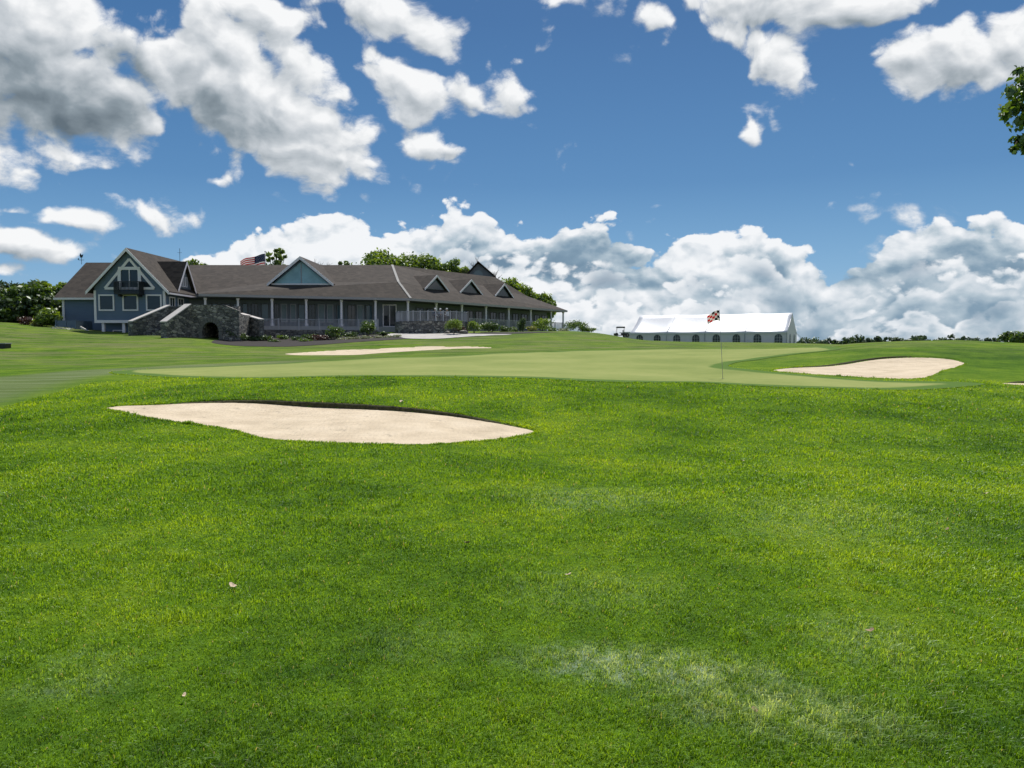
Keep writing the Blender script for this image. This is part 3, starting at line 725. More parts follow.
# big triangular window with doors to the balcony
def tri_window():
    yf = Y0; ap = Vector((Xp(132.2, yf), yf, Z(259.7, yf))); lf = Vector((Xp(107.2, yf), yf, Z(288.8, yf))); rt = Vector((Xp(156.4, yf), yf, Z(288.8, yf)))
    m = MB(); m.prism([p + Vector((0, -.01, 0)) for p in (ap, lf, rt)], (0, -.03, 0)); f0 = MB()
    for p, q in ((ap, lf), (ap, rt), (lf, rt)):
        f0.bar(p + Vector((0, -.07, 0)), q + Vector((0, -.07 - (.004 if q is rt else 0), 0)), .07, .24, up=(q - p).cross(Vector((0, 1, 0))))
    zb = Z(269.5, yf); x0, x1, xm = Xp(122, yf), Xp(142, yf), Xp(132, yf)
    f0.box((x0 - .1, yf - .115, zb - .1), (x1 + .1, yf - .045, zb + .2))
    for x in (x0, x1): f0.box((x - .16, yf - .12, lf.z), (x + .16, yf - .05, zb - .102))
    f0.box((xm - .04, yf - .11, lf.z), (xm + .04, yf - .05, zb - .102))
    f = f0.build('balcony_window', M['white'], club); m.build('pane', M['glass'], f)
    # balcony
    bx0, bx1, bz = Xp(116.4, yf - 1), Xp(141.4, yf - 1), Z(293, yf - .6)
    m = MB(); m.box((bx0, yf - 1.15, bz - .18), (bx1, yf - .005, bz)); m.box((bx0 + .2, yf - .8, bz - .4), (bx0 + .35, yf - .01, bz - .184)); m.box((bx1 - .35, yf - .8, bz - .4), (bx1 - .2, yf - .01, bz - .184))
    bal = m.build('balcony', M['black'], club)
    m = MB(); zt = bz + 1.08
    for p, q in (((bx0, yf - 1.1), (bx1, yf - 1.1)), ((bx0 + .02, yf - 1.1), (bx0 + .02, yf - .02)), ((bx1 - .02, yf - 1.1), (bx1 - .02, yf - .02))):
        m.bar((*p, zt), (*q, zt), .07); m.bar((*p, bz + .1), (*q, bz + .1), .05)
        n = max(2, int((Vector(q) - Vector(p)).length / .13))
        for k in range(n + 1):
            x = p[0] + (q[0] - p[0]) * k / n; y = p[1] + (q[1] - p[1]) * k / n; m.box((x - .022, y - .022, bz + .01), (x + .022, y + .022, zt - .04))
    m.build('balcony_railing', M['black'], bal)
tri_window()
# windows and dormer on the right flank
for ya, yb in ((78.9, 80.2), (80.9, 82.3)): window((XR, ya, 0), (0, 1, 0), (1, 0, 0), yb - ya, 5.4, 6.45, .12, bars=2)
def side_dormer():
    yc, hw, xf, zb_, za = 82.4, 2.0, XR + .05, 7.42, 10.2
    m = MB(); m.prism([(xf, yc - hw, zb_), (xf, yc + hw, zb_), (xf, yc, za)], (-3.4, 0, 0)); d = m.build('dormer', M['grey_siding'], club)
    m = MB(); ze = zb_ - .3; s_ = (za - zb_) / hw; w_ = hw + .3
    m.prism([(xf + .4, yc - w_, za - w_ * s_ + .05), (xf + .4, yc, za + .05), (xf - 3.4, yc, za + .05), (xf - 3.4, yc - w_, za - w_ * s_ + .05)], (0, 0, .14))
    m.prism([(xf + .4, yc, za + .05), (xf + .4, yc + w_, za - w_ * s_ + .05), (xf - 3.4, yc + w_, za - w_ * s_ + .05), (xf - 3.4, yc, za + .05)], (0, 0, .14))
    m.build('dormer_roof', M['roof'], d)
    m = MB()
    for s2 in (-1, 1):
        m.prism([(xf + .41, yc + s2 * w_, za - w_ * s_ - .12), (xf + .41, yc, za - .12), (xf + .41, yc, za + .19), (xf + .41, yc + s2 * w_, za - w_ * s_ + .19)], (.05, 0, 0))
    m.build('dormer_trim', M['white'], d)
    for y0_, w2, z1 in ((yc - .75, .42, 8.75), (yc - .21, .42, 9.3), (yc + .33, .42, 8.75)): window((xf, y0_, 0), (0, 1, 0), (1, 0, 0), w2, zb_ + .25, z1, .09, parent=d, name='dormer_window')
side_dormer()
# --- lower block on the left
m = MB(); m.box((-48.0, 82.5, 1.6), (XL - .003, 94.5, 6.5)); m.build('left_wall', M['siding'], club)
m = MB(); m.box((-48.1, 82.42, 2.4), (-47.86, 82.6, 6.4)); m.build('corner_board', M['white'], club)
m = MB(); m.prism([(-48.75, 82.0, 6.38), (-38.6, 82.0, 6.38), (-38.6, 88.5, 10.75), (-48.75, 88.5, 10.75)], (0, 0, .16)); m.prism([(-48.75, 88.5, 10.75), (-38.6, 88.5, 10.75), (-38.6, 95.0, 6.4), (-48.75, 95.0, 6.4)], (0, 0, .16)); m.build('left_roof', M['roof'], club)
m = MB(); m.prism([(-48.0, 82.51, 6.5), (-48.0, 94.49, 6.5), (-48.0, 88.5, 10.6)], (.2, 0, 0)); m.build('left_gable_wall', M['siding'], club)
m = MB(); m.box((-48.75, 81.9, 6.3), (XL - .65, 81.998, 6.52)); m.build('fascia', M['white'], club)
# weather vane and aerial
m = MB(); vx = Xp(84.5, 88.5); m.tube([(vx, 88.5, 10.7), (vx, 88.5, 11.75)], .025, 6); m.bar((vx - .35, 88.5, 11.2), (vx + .3, 88.5, 11.2), .04); m.prism([(vx - .1, 88.48, 11.45), (vx + .12, 88.48, 11.5), (vx + .22, 88.48, 11.85), (vx + .02, 88.48, 11.75), (vx - .12, 88.48, 11.98), (vx - .2, 88.48, 11.7)], (0, .04, 0)); m.prism([(vx - .45, 88.48, 11.3), (vx - .3, 88.48, 11.2), (vx - .3, 88.48, 11.42)], (0, .04, 0)); m.build('weather_vane', M['black'], club)
m = MB(); ax = XM; m.tube([(ax, 90.0, 11.1), (ax, 90.0, 12.7)], .025, 5); m.bar((ax - .25, 90, 12.2), (ax + .25, 90, 12.2), .03); m.build('aerial', M['black'], club)

# --- long porch wing and angled wing
A_, B_, C_ = Vector((-40.4, 97, 11.5)), Vector((Xp(393, 97), 97, 11.5)), Vector((-2.5, 114.5, 11.5))
J0, Jk, J1, J2 = Vector((-35.2, 86.0, 7.31)), Vector((-28.4, 89.7, 8.72)), Vector((Xp(399, 90), 90, 8.83)), Vector((2.3, 115.5, 8.75))
E0, E1, E2 = Vector((-32.9, 81.0, 6.87)), Vector((Xp(411, 87), 87, 6.75)), Vector((8.4, 117.6, 6.73))
back = Vector((0, 9.5, 0)); d1 = (E2 - E1).normalized(); in1 = Vector((-d1.y, d1.x, 0)).normalized(); d0 = (E1 - E0); d0.z = 0; d0.normalize(); in0 = Vector((-d0.y, d0.x, 0))
m = MB(); TH = (0, 0, -.16)
def slab(m, pts, th=.16):
    """roof panel from triangles so bent outlines stay solid"""
    c = pts[0]
    for i in range(1, len(pts) - 1): m.prism([pts[0], pts[i], pts[i + 1]], (0, 0, -th))
slab(m, [A_, Vector((-40.4, 86, 7.31)), J0, Jk]); slab(m, [A_, Jk, J1, B_])
slab(m, [E0, Jk, J0]); slab(m, [E0, E1, J1, Jk])
slab(m, [B_, J1, J2, C_]); slab(m, [J1, E1, E2, J2])
E3, J3 = E2 + in1 * 15 + d1 * 0, J2 + in1 * 9; slab(m, [C_, J2, J3]); slab(m, [J2, E2, E3, J3])
slab(m, [B_, C_, C_ + in1 * 9 + Vector((0, 0, -4.6)), B_ + Vector((-4, 9.5, -4.6))]); slab(m, [A_, B_, B_ + Vector((-4, 9.5, -4.6)), A_ + Vector((0, 9.5, -4.6))]); slab(m, [C_, J3, E3, C_ + in1 * 9 + Vector((0, 0, -4.6))])
m.build('roof', M['roof'], club)
m = MB(); m.bar(B_ + Vector((0, 0, .03)), J1 + Vector((0, 0, .03)), .28, .05); m.bar(J1 + Vector((0, 0, .03)), E1 + Vector((0, 0, .03)), .28, .05); m.build('hip_cap', M['concrete'], club)
m = MB()
for p, q in ((E0, E1), (E1, E2), (E2, E3)):
    dd = (q - p).normalized(); oo = Vector((dd.y, -dd.x, 0)); m.bar(p + oo * .04 + Vector((0, 0, -.14)), q + oo * .04 + Vector((0, 0, -.14)), .1, .26)
m.build('porch_fascia', plain('fascia_paint', (.34, .32, .33), .6, .3, .05), club)
def line_px(P, D, px):
    """point on the level line P + s D seen at this bearing"""
    k = (px - 512) / FPX; s = (k * P.y - P.x) / (D.x - k * D.y); return P + D * s
FLOOR = 3.55
# porch floor and foundation, back walls
m = MB()
w0a, w0b = E0 + in0 * 3.4 - d0 * 3, E1 + in0 * 3.4; i1 = E1 + in1 * 3.4
corner = None
# intersection of the two back-wall lines
den = d0.x * d1.y - d0.y * d1.x; rel = i1 - w0b; s_ = (rel.x * d1.y - rel.y * d1.x) / den; cor = w0b + d0 * s_
w2 = E2 + in1 * 3.4 - d1 * .3
def wallbox(m, p, q, inn, z0, z1, th=.3):
    m.prism([(p.x, p.y, z0), (q.x, q.y, z0), (q.x + inn.x * th, q.y + inn.y * th, z0), (p.x + inn.x * th, p.y + inn.y * th, z0)], (0, 0, z1 - z0))
wallbox(m, w0a, cor, in0, 1.6, 7.0, .3); wallbox(m, cor, w2, in1, 1.6, 7.0, .3)
w3 = w2 + in1 * 8; wallbox(m, w2, w3, d1 * -1, 1.6, 7.0, .3); m.build('porch_wall', M['grey_siding'], club)
m = MB(); e0, e1, e2 = E0 + in0 * .35, E1 + (in0 + in1) * .25, E2 + in1 * .35 - d1 * .35
for poly in ([e0, e1, cor, w0a], [e1, e2, w2, cor]): m.prism([(p.x, p.y, 1.4) for p in poly], (0, 0, FLOOR - 1.4))
m.build('porch_floor', M['concrete'], club)
m = MB()
for poly in ([e0, e1, cor, w0a], [e1, e2, w2, cor]): m.prism([(p.x, p.y, 6.5) for p in poly], (0, 0, .06))
m.build('porch_ceiling', M['soffit'], club)
L0, L1 = E0 + in0 * .55, E1 + in1 * .55
cols = [line_px(L0, d0, px) for px in (206.5, 239, 273, 307, 342, 376)] + [E1 + (in0 + in1) * .33] + [line_px(L1, d1, px) for px in (436.5, 462, 486, 508.7, 530.6, 551, 563)]
for c_ in cols:
    m = MB(); m.lathe((c_.x, c_.y, FLOOR), [(.19, 0), (.19, .25), (.14, .3), (.125, 2.7), (.18, 2.76), (.18, 2.94)], 10); m.build('porch_column', M['white'], club)
# openings along the porch wall
for a, b_, kind in ((213, 219, 0), (222, 232, 1), (234, 240, 0), (243, 249, 0), (252, 259, 1), (262, 270, 0), (275, 280, 1), (281.5, 288, 2), (291, 297, 2), (299, 306, 0), (309, 316, 1), (318.5, 325.5, 2), (327.5, 334, 2), (337, 345, 0), (348, 356, 1), (357.5, 364, 2), (366, 373, 0)):
    p, q = line_px(w0b, d0, a), line_px(w0b, d0, b_); window(p, d0, -in0, (q - p).length, FLOOR + (.05 if kind == 1 else .5), 6.1, .09, pane='glass' if kind == 1 else ('pale_pane' if kind == 2 else 'porchglass'), bars=2 if kind == 1 else 1, fmat='soffit' if kind != 2 else 'grey_paint')
p, q = line_px(w0b, d0, 383), line_px(w0b, d0, 397); dr = window(p, d0, -in0, (q - p).length, FLOOR + .02, 6.2, .12, pane='glass', bars=2, name='door')
for a, b_ in ((416, 424), (426, 434), (441, 448), (450, 458), (466, 473), (475, 482), (490, 496), (499, 505), (512.5, 518), (521, 527), (534, 539), (541.5, 547)):
    p, q = line_px(i1, d1, a), line_px(i1, d1, b_); window(p, d1, -in1, (q - p).length, FLOOR + .6, 6.0, .08, pane='glass', bars=2, fmat='soffit')
# big front gable
yg = 87.5; gx0, gx1, gxm = Xp(270.6, yg), Xp(334.7, yg), Xp(302.7, yg); zb_, za = 8.25, 11.3
m = MB(); m.prism([(gx0 + .25, yg, zb_ - .35), (gx1 - .25, yg, zb_ - .35), (gx1 - .25, yg, zb_ + .1), (gxm, yg, za - .1), (gx0 + .25, yg, zb_ + .1)], (0, 8.5, 0)); gb = m.build('front_gable', M['siding'], club)
m = slopes(gx0 - .1, gxm, gx1 + .1, zb_ - .02, za + .02, yg - .55, 97.3, .14); m.build('gable_roof', M['roof'], gb)
m = MB()
for xe in (gx0 - .1, gx1 + .1): m.prism([(xe, yg - .61, zb_ - .2), (gxm, yg - .61, za - .2), (gxm, yg - .61, za + .15), (xe, yg - .61, zb_ + .13)], (0, .055, 0))
m.box((gx0 + .3, yg - .16, zb_ + .02), (gx1 - .3, yg - .04, zb_ + .2)); m.build('gable_trim', M['white'], gb)
m = MB(); k_ = (za - zb_) / (gxm - gx0)
m.prism([(gx0 + .6, yg - .01, zb_ + .2), (gx1 - .6, yg - .01, zb_ + .2), (gxm, yg - .01, za - .42)], (0, -.04, 0)); m.build('gable_glass', M['teal'], gb)
m = MB()
for f_ in (0.0, ): m.box((gxm - .05 + f_, yg - .1, zb_ + .2), (gxm + .05 + f_, yg - .052, za - .55))
m.build('mullion', M['grey_paint'], gb)
# three small dormers on the angled wing
Jl = J1 - in1 * 1.05; jd = (J2 - J1); jd.z = 0; jd.normalize(); jin = Vector((-jd.y, jd.x, 0))
for a, b_ in ((423, 447.5), (458, 481), (493, 512)):
    p, q = line_px(Jl, jd, a), line_px(Jl, jd, b_); p.z = q.z = 8.15; mid = (p + q) / 2; ap = mid + Vector((0, 0, 1.75)); wd = (q - p).length
    m = MB(); m.prism([p + jd * .35, q - jd * .35, ap - Vector((0, 0, .3))], jin * 4.0); dm = m.build('dormer', M['bluegrey'], club)
    m = MB()
    for e_ in (p, q):
        m.prism([e_ - jin * .3 + Vector((0, 0, -.05)), ap - jin * .3, ap + jin * 4.2, e_ + jin * 4.2 + Vector((0, 0, -.05))], (0, 0, .12))
    m.build('dormer_roof', M['roof'], dm)
    m = MB()
    for e_ in (p, q):
        u_ = (ap - e_); m.prism([e_ - jin * .36 + Vector((0, 0, -.18)), ap - jin * .36 + Vector((0, 0, -.16)), ap - jin * .36 + Vector((0, 0, .12)), e_ - jin * .36 + Vector((0, 0, .07))], jin * .05)
    m.build('dormer_trim', M['white'], dm)
    m = MB(); m.prism([p + jd * .8 - jin * .02 + Vector((0, 0, .12)), q - jd * .8 - jin * .02 + Vector((0, 0, .12)), ap - jin * .02 - Vector((0, 0, .62))], jin * -.04); m.build('dormer_pane', M['glass'], dm)
# raised gable behind the ridge
yc = 118.0; x0, x1, xm = Xp(464.5, yc), Xp(496, yc), Xp(478.5, yc); m = MB(); m.prism([(x0 + .4, yc, 10), (x1 - .4, yc, 10), (x1 - .4, yc, 12.0), (xm, yc, 13.85), (x0 + .4, yc, 12.0)], (0, 5, 0)); cg = m.build('back_gable', M['grey_siding'], club)
m = slopes(x0, xm, x1, 11.7, 14.0, yc - .5, yc + 5.2, .2); m.build('back_gable_roof', M['roof'], cg)
m = MB(); m.prism([(xm + .75 * math.cos(a), yc - .01, 12.05 + .8 * math.sin(a)) for a in [math.pi * k / 10 for k in range(11)]], (0, -.05, 0)); m.build('half_round_window', M['pale_pane'], cg)

# ---------------------------------------------------------------- terraces and railings
m = MB(); T0, T1 = Vector((Xp(258, 78.2), 78.2, 0)), Vector((Xp(378, 81.5), 81.5, 0)); tb0, tb1 = e0 + d0 * 2.0, e1 - d0 * 3.8
m.prism([(p.x, p.y, .9) for p in (T0, T1, tb1, tb0)], (0, 0, 2.15)); tr = m.build('terrace', M['stone']); tag(tr, kind='structure')
def railing(name, pts, z0, z1, label, group=None, spacing=.13, mat='grey_paint', post_mat='grey_paint', posts_every=2.2):
    root = empty(name, (pts[0][0], pts[0][1], z0 if not isinstance(z0, (list, tuple)) else z0[0]), label, 'railing', group)
    n = len(pts); za_ = z0 if isinstance(z0, (list, tuple)) else [z0] * n; zb2 = z1 if isinstance(z1, (list, tuple)) else [z1] * n
    top, inf = MB(), MB()
    for i in range(n - 1):
        p, q = pts[i], pts[i + 1]; L = math.hypot(q[0] - p[0], q[1] - p[1])
        top.bar((p[0], p[1], zb2[i]), (q[0], q[1], zb2[i + 1]), .11, .06); inf.bar((p[0], p[1], za_[i] + .1), (q[0], q[1], za_[i + 1] + .1), .05); 
        k = max(1, int(L / spacing))
        for j in range(k):
            f = (j + .5) / k; x, y = p[0] + (q[0] - p[0]) * f, p[1] + (q[1] - p[1]) * f; a, b2 = za_[i] + (za_[i + 1] - za_[i]) * f, zb2[i] + (zb2[i + 1] - zb2[i]) * f
            inf.box((x - .018, y - .018, a + .1), (x + .018, y + .018, b2 - .03))
        kp = max(1, round(L / posts_every))
        for j in range(kp + (1 if i == n - 2 else 0)):
            f = j / kp; x, y = p[0] + (q[0] - p[0]) * f, p[1] + (q[1] - p[1]) * f; a, b2 = za_[i] + (za_[i + 1] - za_[i]) * f, zb2[i] + (zb2[i + 1] - zb2[i]) * f
            pm = MB(); pm.box((x - .055, y - .055, a), (x + .055, y + .055, b2 + .09)); pm.build('post', M[post_mat], root)
    top.build('top_rail', M[mat], root); inf.build('infill', M[mat], root); return root
railing('railing', [(T0.x, T0.y + .15), (T1.x, T1.y + .15)], 3.05, 4.14, 'long straight grey railing on the stone terrace left of the entrance')
def arc(c, r, a0, a1, n): return [(c[0] + r * math.sin(R(a0 + (a1 - a0) * k / n)), c[1] - r * math.cos(R(a0 + (a1 - a0) * k / n))) for k in range(n + 1)]
rc = (Xp(432, 84.6), 84.6)
m = MB(); pts = arc(rc, 4.0, -100, 100, 22); m.prism([(x, y, 1.6) for x, y in pts], (0, 0, 2.4)); rt_ = m.build('round_terrace', M['stone']); tag(rt_, kind='structure')
railing('railing', arc(rc, 3.85, -98, 98, 16), 4.0, 5.03, 'curved grey railing round the raised stone terrace', posts_every=9)
lr0, lr1 = line_px(E1 - in1 * .5, d1, 470), line_px(E1 - in1 * .5, d1, 562)
railing('railing', [(lr0.x, lr0.y), (lr1.x, lr1.y)], FLOOR + .1, FLOOR + 1.2, 'long grey railing along the angled wing right of the round terrace')
q0 = lr1 + d1 * .6; q1 = q0 + Vector((3.0, 1.2, 0)); railing('railing', [(q0.x, q0.y), (q1.x, q1.y)], [3.5, 3.1], [4.5, 4.0], 'short grey railing beyond the far right end of the porch')

# ---------------------------------------------------------------- stone bridge stair with arch
br = empty('stone_bridge', (-29, 73, 1.6), 'grey fieldstone stair bridge with sloping pale caps and a round arch', 'stone bridge')
yf = 72.0
xa, xb, xc, xd = Xp(166.5, yf), Xp(192, yf), Xp(226, yf), Xp(240, yf); ax0, ax1 = Xp(203, yf), Xp(219.6, yf); axm, ar = (ax0 + ax1) / 2, (ax1 - ax0) / 2; zt = Z(304.5, yf); zs = 2.75
poly = [(xb - .5, .9), (ax0, .8)] + [(axm - ar * math.cos(math.pi * k / 12), zs + ar * 1.15 * math.sin(math.pi * k / 12)) for k in range(13)] + [(ax1, .8), (xd, .8), (xd, Z(311, yf)), (xc, Z(305.5, yf)), (xb, zt), (xb - .5, zt - .05)]
m = MB(); m.prism([(x, yf, z) for x, z in poly], (0, .5, 0)); m.build('front_wall', M['stone'], br)
m = MB(); 
for k in range(12):
    a, b2 = math.pi * k / 12 + .02, math.pi * (k + 1) / 12 - .02
    m.prism([(axm - r * math.cos(t2), yf - .002, zs + r * 1.15 * math.sin(t2)) for r, t2 in ((ar, a), (ar + .38, a), (ar + .38, b2), (ar, b2))], (0, -.07, 0))
for s2 in (-1, 1):
    for k in range(5): m.box((axm + s2 * ar, yf - .075, 1.0 + k * .35), (axm + s2 * (ar + .34), yf - .002, 1.33 + k * .35))
m.build('arch_ring', plain('arch_stone', (.15, .145, .135), .9, .2, .2, 4, .5, 0, 8), br)
# body behind the arch, with a deep dark passage
m = MB(); m.box((ax1 + .05, yf + .504, .8), (xd, yf + 4.4, 3.74)); m.box((xb - .3, yf + .502, .8), (ax0 - .05, yf + 4.4, 3.3)); m.box((xb, yf + .502, 3.75), (xd - .02, yf + 4.38, 4.38)); m.box((ax0 - .05, yf + 4.0, .8), (ax1 + .05, yf + 4.39, 3.74)); m.build('core', M['stone'], br)
def capped(p0, p1, z0a, z1a, base, th, name):
    d = Vector((p1[0] - p0[0], p1[1] - p0[1], 0)); n_ = Vector((-d.y, d.x, 0)).normalized() * th
    a = MB(); a.prism([(p0[0], p0[1], base), (p1[0], p1[1], base), (p1[0], p1[1], z1a), (p0[0], p0[1], z0a)], n_); a.build(name, M['stone'], br)
def cap(p0, p1, z0a, z1a, th=.55):
    d = Vector((p1[0] - p0[0], p1[1] - p0[1], 0)).normalized(); n_ = Vector((-d.y, d.x, 0)); o = n_ * (-.08)
    a = MB(); a.prism([(p0[0] + o.x, p0[1] + o.y, z0a), (p1[0] + o.x, p1[1] + o.y, z1a), (p1[0] + o.x, p1[1] + o.y, z1a + .10), (p0[0] + o.x, p0[1] + o.y, z0a + .10)], n_ * (th + .12)); a.build('cap', M['cap'], br)
ya = 75.6; yb = 72.4; bx0, bx1 = Xp(133, yb), Xp(171.5, ya)
capped((bx0, yb), (bx1, ya), Z(322, yb), Z(306, ya), 1.4, .7, 'rear_wall'); cap((bx0, yb), (bx1, ya), Z(322, yb), Z(306, ya), .7)
yc_ = 69.4; capped((Xp(167.5, yc_), yc_), (xb, yf), Z(322.5, yc_), zt - .05, 1.0, .75, 'front_cheek_wall'); cap((Xp(167, yc_), yc_), (xb, yf), Z(322.5, yc_), zt - .05, .75)
m = MB(); m.box((bx1, ya, 1.4), (xc, ya + .5, Z(306.5, ya))); m.build('rear_wall', M['stone'], br)
for a, b2 in ((180, 190), (198, 209)): cap((Xp(a, ya), ya), (Xp(b2, ya), ya), Z(306.5, ya), Z(306, ya), .5)
rp0, rp1 = (Xp(239.5, 76.4), 76.4), (Xp(260, 74.0), 74.0); capped(rp0, rp1, Z(314, 76.4), Z(320, 74.0), .9, .5, 'side_wall'); cap(rp0, rp1, Z(314, 76.4), Z(320, 74.0), .5)
# stair treads between the two walls
m = MB()
for k in range(9):
    x = bx0 + .6 + k * .45; m.box((x, yf + .51 + .6, 1.6), (x + .447 if k < 8 else xb, ya - .05, 2.3 + k * .2))
m.build('steps', M['stone'], br)

# ---------------------------------------------------------------- screen fence, ramp board, bench box at the left
fn = empty('screen_fence', (Xp(67, 79), 79, 2.9), 'blue grey slatted screen fence against the left end of the house', 'fence')
fx0, fx1 = Xp(57.5, 79), Xp(77, 79)
m = MB()
for k in range(15):
    x = fx0 + (fx1 - fx0) * k / 15; m.box((x + .012, 79, 2.6), (x + (fx1 - fx0) / 15 - .012, 79.04, 4.0))
for k in range(10):
    y = 79.05 + k * .3; m.box((fx1, y, 2.6), (fx1 + .04, y + .27, 4.0))
m.build('fence_boards', M['siding'], fn)
for x in (fx0, (fx0 + fx1) / 2, fx1):
    m = MB(); m.box((x - .05, 78.9, 2.5), (x + .05, 78.995, 4.08)); m.build('post', M['siding'], fn)
hr = empty('handrail', (Xp(84, 78.6), 78.6, 2.6), 'pale sloping handrail beside the screen fence', 'handrail')
m = MB(); m.bar((Xp(81.5, 78.6), 78.6, 3.35), (Xp(90, 78.0), 78.0, 2.85), .12, .14); m.build('rail', M['cap'], hr)
m = MB(); m.bar((Xp(82.5, 78.6), 78.62, 2.3), (Xp(82.5, 78.6), 78.62, 3.2), .08); m.bar((Xp(89, 78.1), 78.12, 2.2), (Xp(89, 78.1), 78.12, 2.84), .08); m.build('post', M['cap'], hr)
# ---------------------------------------------------------------- event tent
M['vinyl'] = plain('white_vinyl', (.54, .56, .60), .45, .4, .02, 1.2, .15, 0, 1.5)
M['tentwall'] = plain('tent_side_wall', (.62, .60, .66), .5, .4, .05, 1.5, .25, 0, 2)
M['tentwin'] = glass('clear_vinyl_window', (.05, .06, .075), .15)
TL, TR = Vector((24.6, 160, 0)), Vector((51.9, 145.2, 0)); tx = (TR - TL).normalized(); TLen = (TR - TL).length; tin = Vector((-tx.y, tx.x, 0)); TW = 12.0
zg, ze, zr = 1.55, 3.86, 7.7
tent = empty('event_tent', (TL + tx * TLen / 2 + tin * 6) + Vector((0, 0, zg)), 'long white marquee tent with arched windows standing on the crest beyond the green', 'tent')
def tentp(u, v, z): return TL + tx * u + tin * v + Vector((0, 0, z))
NB = 4; nu = 8
vs_, fs_ = [], []
for i in range(NB * nu + 1):
    u = TLen * i / (NB * nu); ph = (i % nu) / nu; sag = .22 * math.sin(math.pi * ph)
    for j in range(17):
        v = TW * j / 16; k = 1 - abs(j - 8) / 8; z = ze + (zr - ze) * k - sag * (.5 + .5 * math.sin(math.pi * min(1, k))) * (.35 if k in (0,) else 1) - .25 * math.sin(math.pi * k)
        if j in (0, 16): z = ze - .05
        vs_.append(tentp(u, v * 1.02 - .12, z))
def grid_faces(nx, ny): return [(a * ny + b, (a + 1) * ny + b, (a + 1) * ny + b + 1, a * ny + b + 1) for a in range(nx - 1) for b in range(ny - 1)]
m = MB(); m.add(vs_, grid_faces(NB * nu + 1, 17)); o = m.build('roof', M['vinyl'], tent, True)
sol = o.modifiers.new('thickness', 'SOLIDIFY'); sol.thickness = .05
m = MB()
for i in range(1, NB):
    u = TLen * i / NB
    for a, b_ in ((0, 8), (8, 16)):
        m.tube([tentp(u, TW * a / 16 - .14 * (a == 0), (ze if a == 0 else zr) + .02), tentp(u, TW * (a + b_) / 32, (ze + zr) / 2 - .28), tentp(u, TW * b_ / 16, (zr if b_ == 8 else ze) + .02)], .06, 6)
m.build('seam', M['vinyl'], tent, True)
m = MB()   # scalloped valance
for i in range(48):
    u0, u1 = TLen * i / 48, TLen * (i + 1) / 48
    m.prism([tentp(u0, -.16, ze), tentp(u0, -.16, ze - .26), tentp((u0 + u1) / 2, -.16, ze - .36), tentp(u1, -.16, ze - .26), tentp(u1, -.16, ze)], tin * .03)
m.build('valance', M['vinyl'], tent)
m = MB(); m.prism([tentp(0, 0, zg - .6), tentp(TLen, 0, zg - .6), tentp(TLen, 0, ze - .03), tentp(0, 0, ze - .03)], tin * .06); m.build('front_wall', M['tentwall'], tent)
m = MB(); m.prism([tentp(TLen, .06, zg - .6), tentp(TLen, TW, zg - .6), tentp(TLen, TW, ze - .1), tentp(TLen, TW / 2, zr - .18), tentp(TLen, .06, ze - .1)], tx * -.06); m.build('gable_end', M['tentwall'], tent)
m = MB(); m.prism([tentp(0, .06, zg - .6), tentp(0, TW, zg - .6), tentp(0, TW, ze - .1), tentp(0, TW / 2, zr - .18), tentp(0, .06, ze - .1)], tx * .06); m.build('gable_end', M['tentwall'], tent)
def arch_window(base, ux, out, w, h):
    m = MB(); f = MB(); r = w / 2; pts = [base - ux * r] + [base + Vector((0, 0, h - r)) - ux * (r * math.cos(math.pi * k / 12)) + Vector((0, 0, r * math.sin(math.pi * k / 12))) for k in range(13)] + [base + ux * r]
    m.prism([p + out * .01 for p in pts], out * .02); g = m.build('window', M['tentwin'], tent)
    for p, q in zip(pts[:-1], pts[1:]): f.bar(p + out * .04, q + out * .04, .05)
    for k in (-.33, .33): f.bar(base + ux * (w * k * .5) + out * .04, base + ux * (w * k * .5) + out * .04 + Vector((0, 0, h - .15)), .035)
    for z in (.3, .6): f.bar(base - ux * (r - .03) + out * .041 + Vector((0, 0, h * z)), base + ux * (r - .03) + out * .041 + Vector((0, 0, h * z)), .035)
    f.build('muntins', M['vinyl'], g)
for px in (639.5, 657.0, 676.5, 695.5, 716.0, 736.0, 757.0, 778.0):
    p = line_px(TL, tx, px); p.z = zg + .12; arch_window(p, tx, -tin, 1.5, 1.85)
arch_window(tentp(TLen, 3.4, zg + .12), tin, tx, 1.7, 1.9); arch_window(tentp(TLen, 8.6, zg + .12), tin, tx, 1.7, 1.9)
for i in range(NB + 1):
    m = MB(); p = tentp(TLen * i / NB, -.12, zg - .5); m.tube([p, p + Vector((0, 0, ze - zg + .45))], .06, 6); m.build('pole', M['grey_paint'], tent)
for i in (1, 3):
    m = MB(); p = tentp(TLen * i / NB, -.14, ze - .1); m.tube([p, p + tx * .7 - tin * .9 + Vector((0, 0, -2.5))], .05, 5); m.build('guy_strap', M['vinyl'], tent)
p = tentp(TLen, TW * .5, ze + .1); m = MB(); m.tube([tentp(TLen, TW, ze - .1), tentp(TLen + 2.2, TW + .2, zg - .1)], .05, 5); m.build('guy_strap', M['vinyl'], tent)

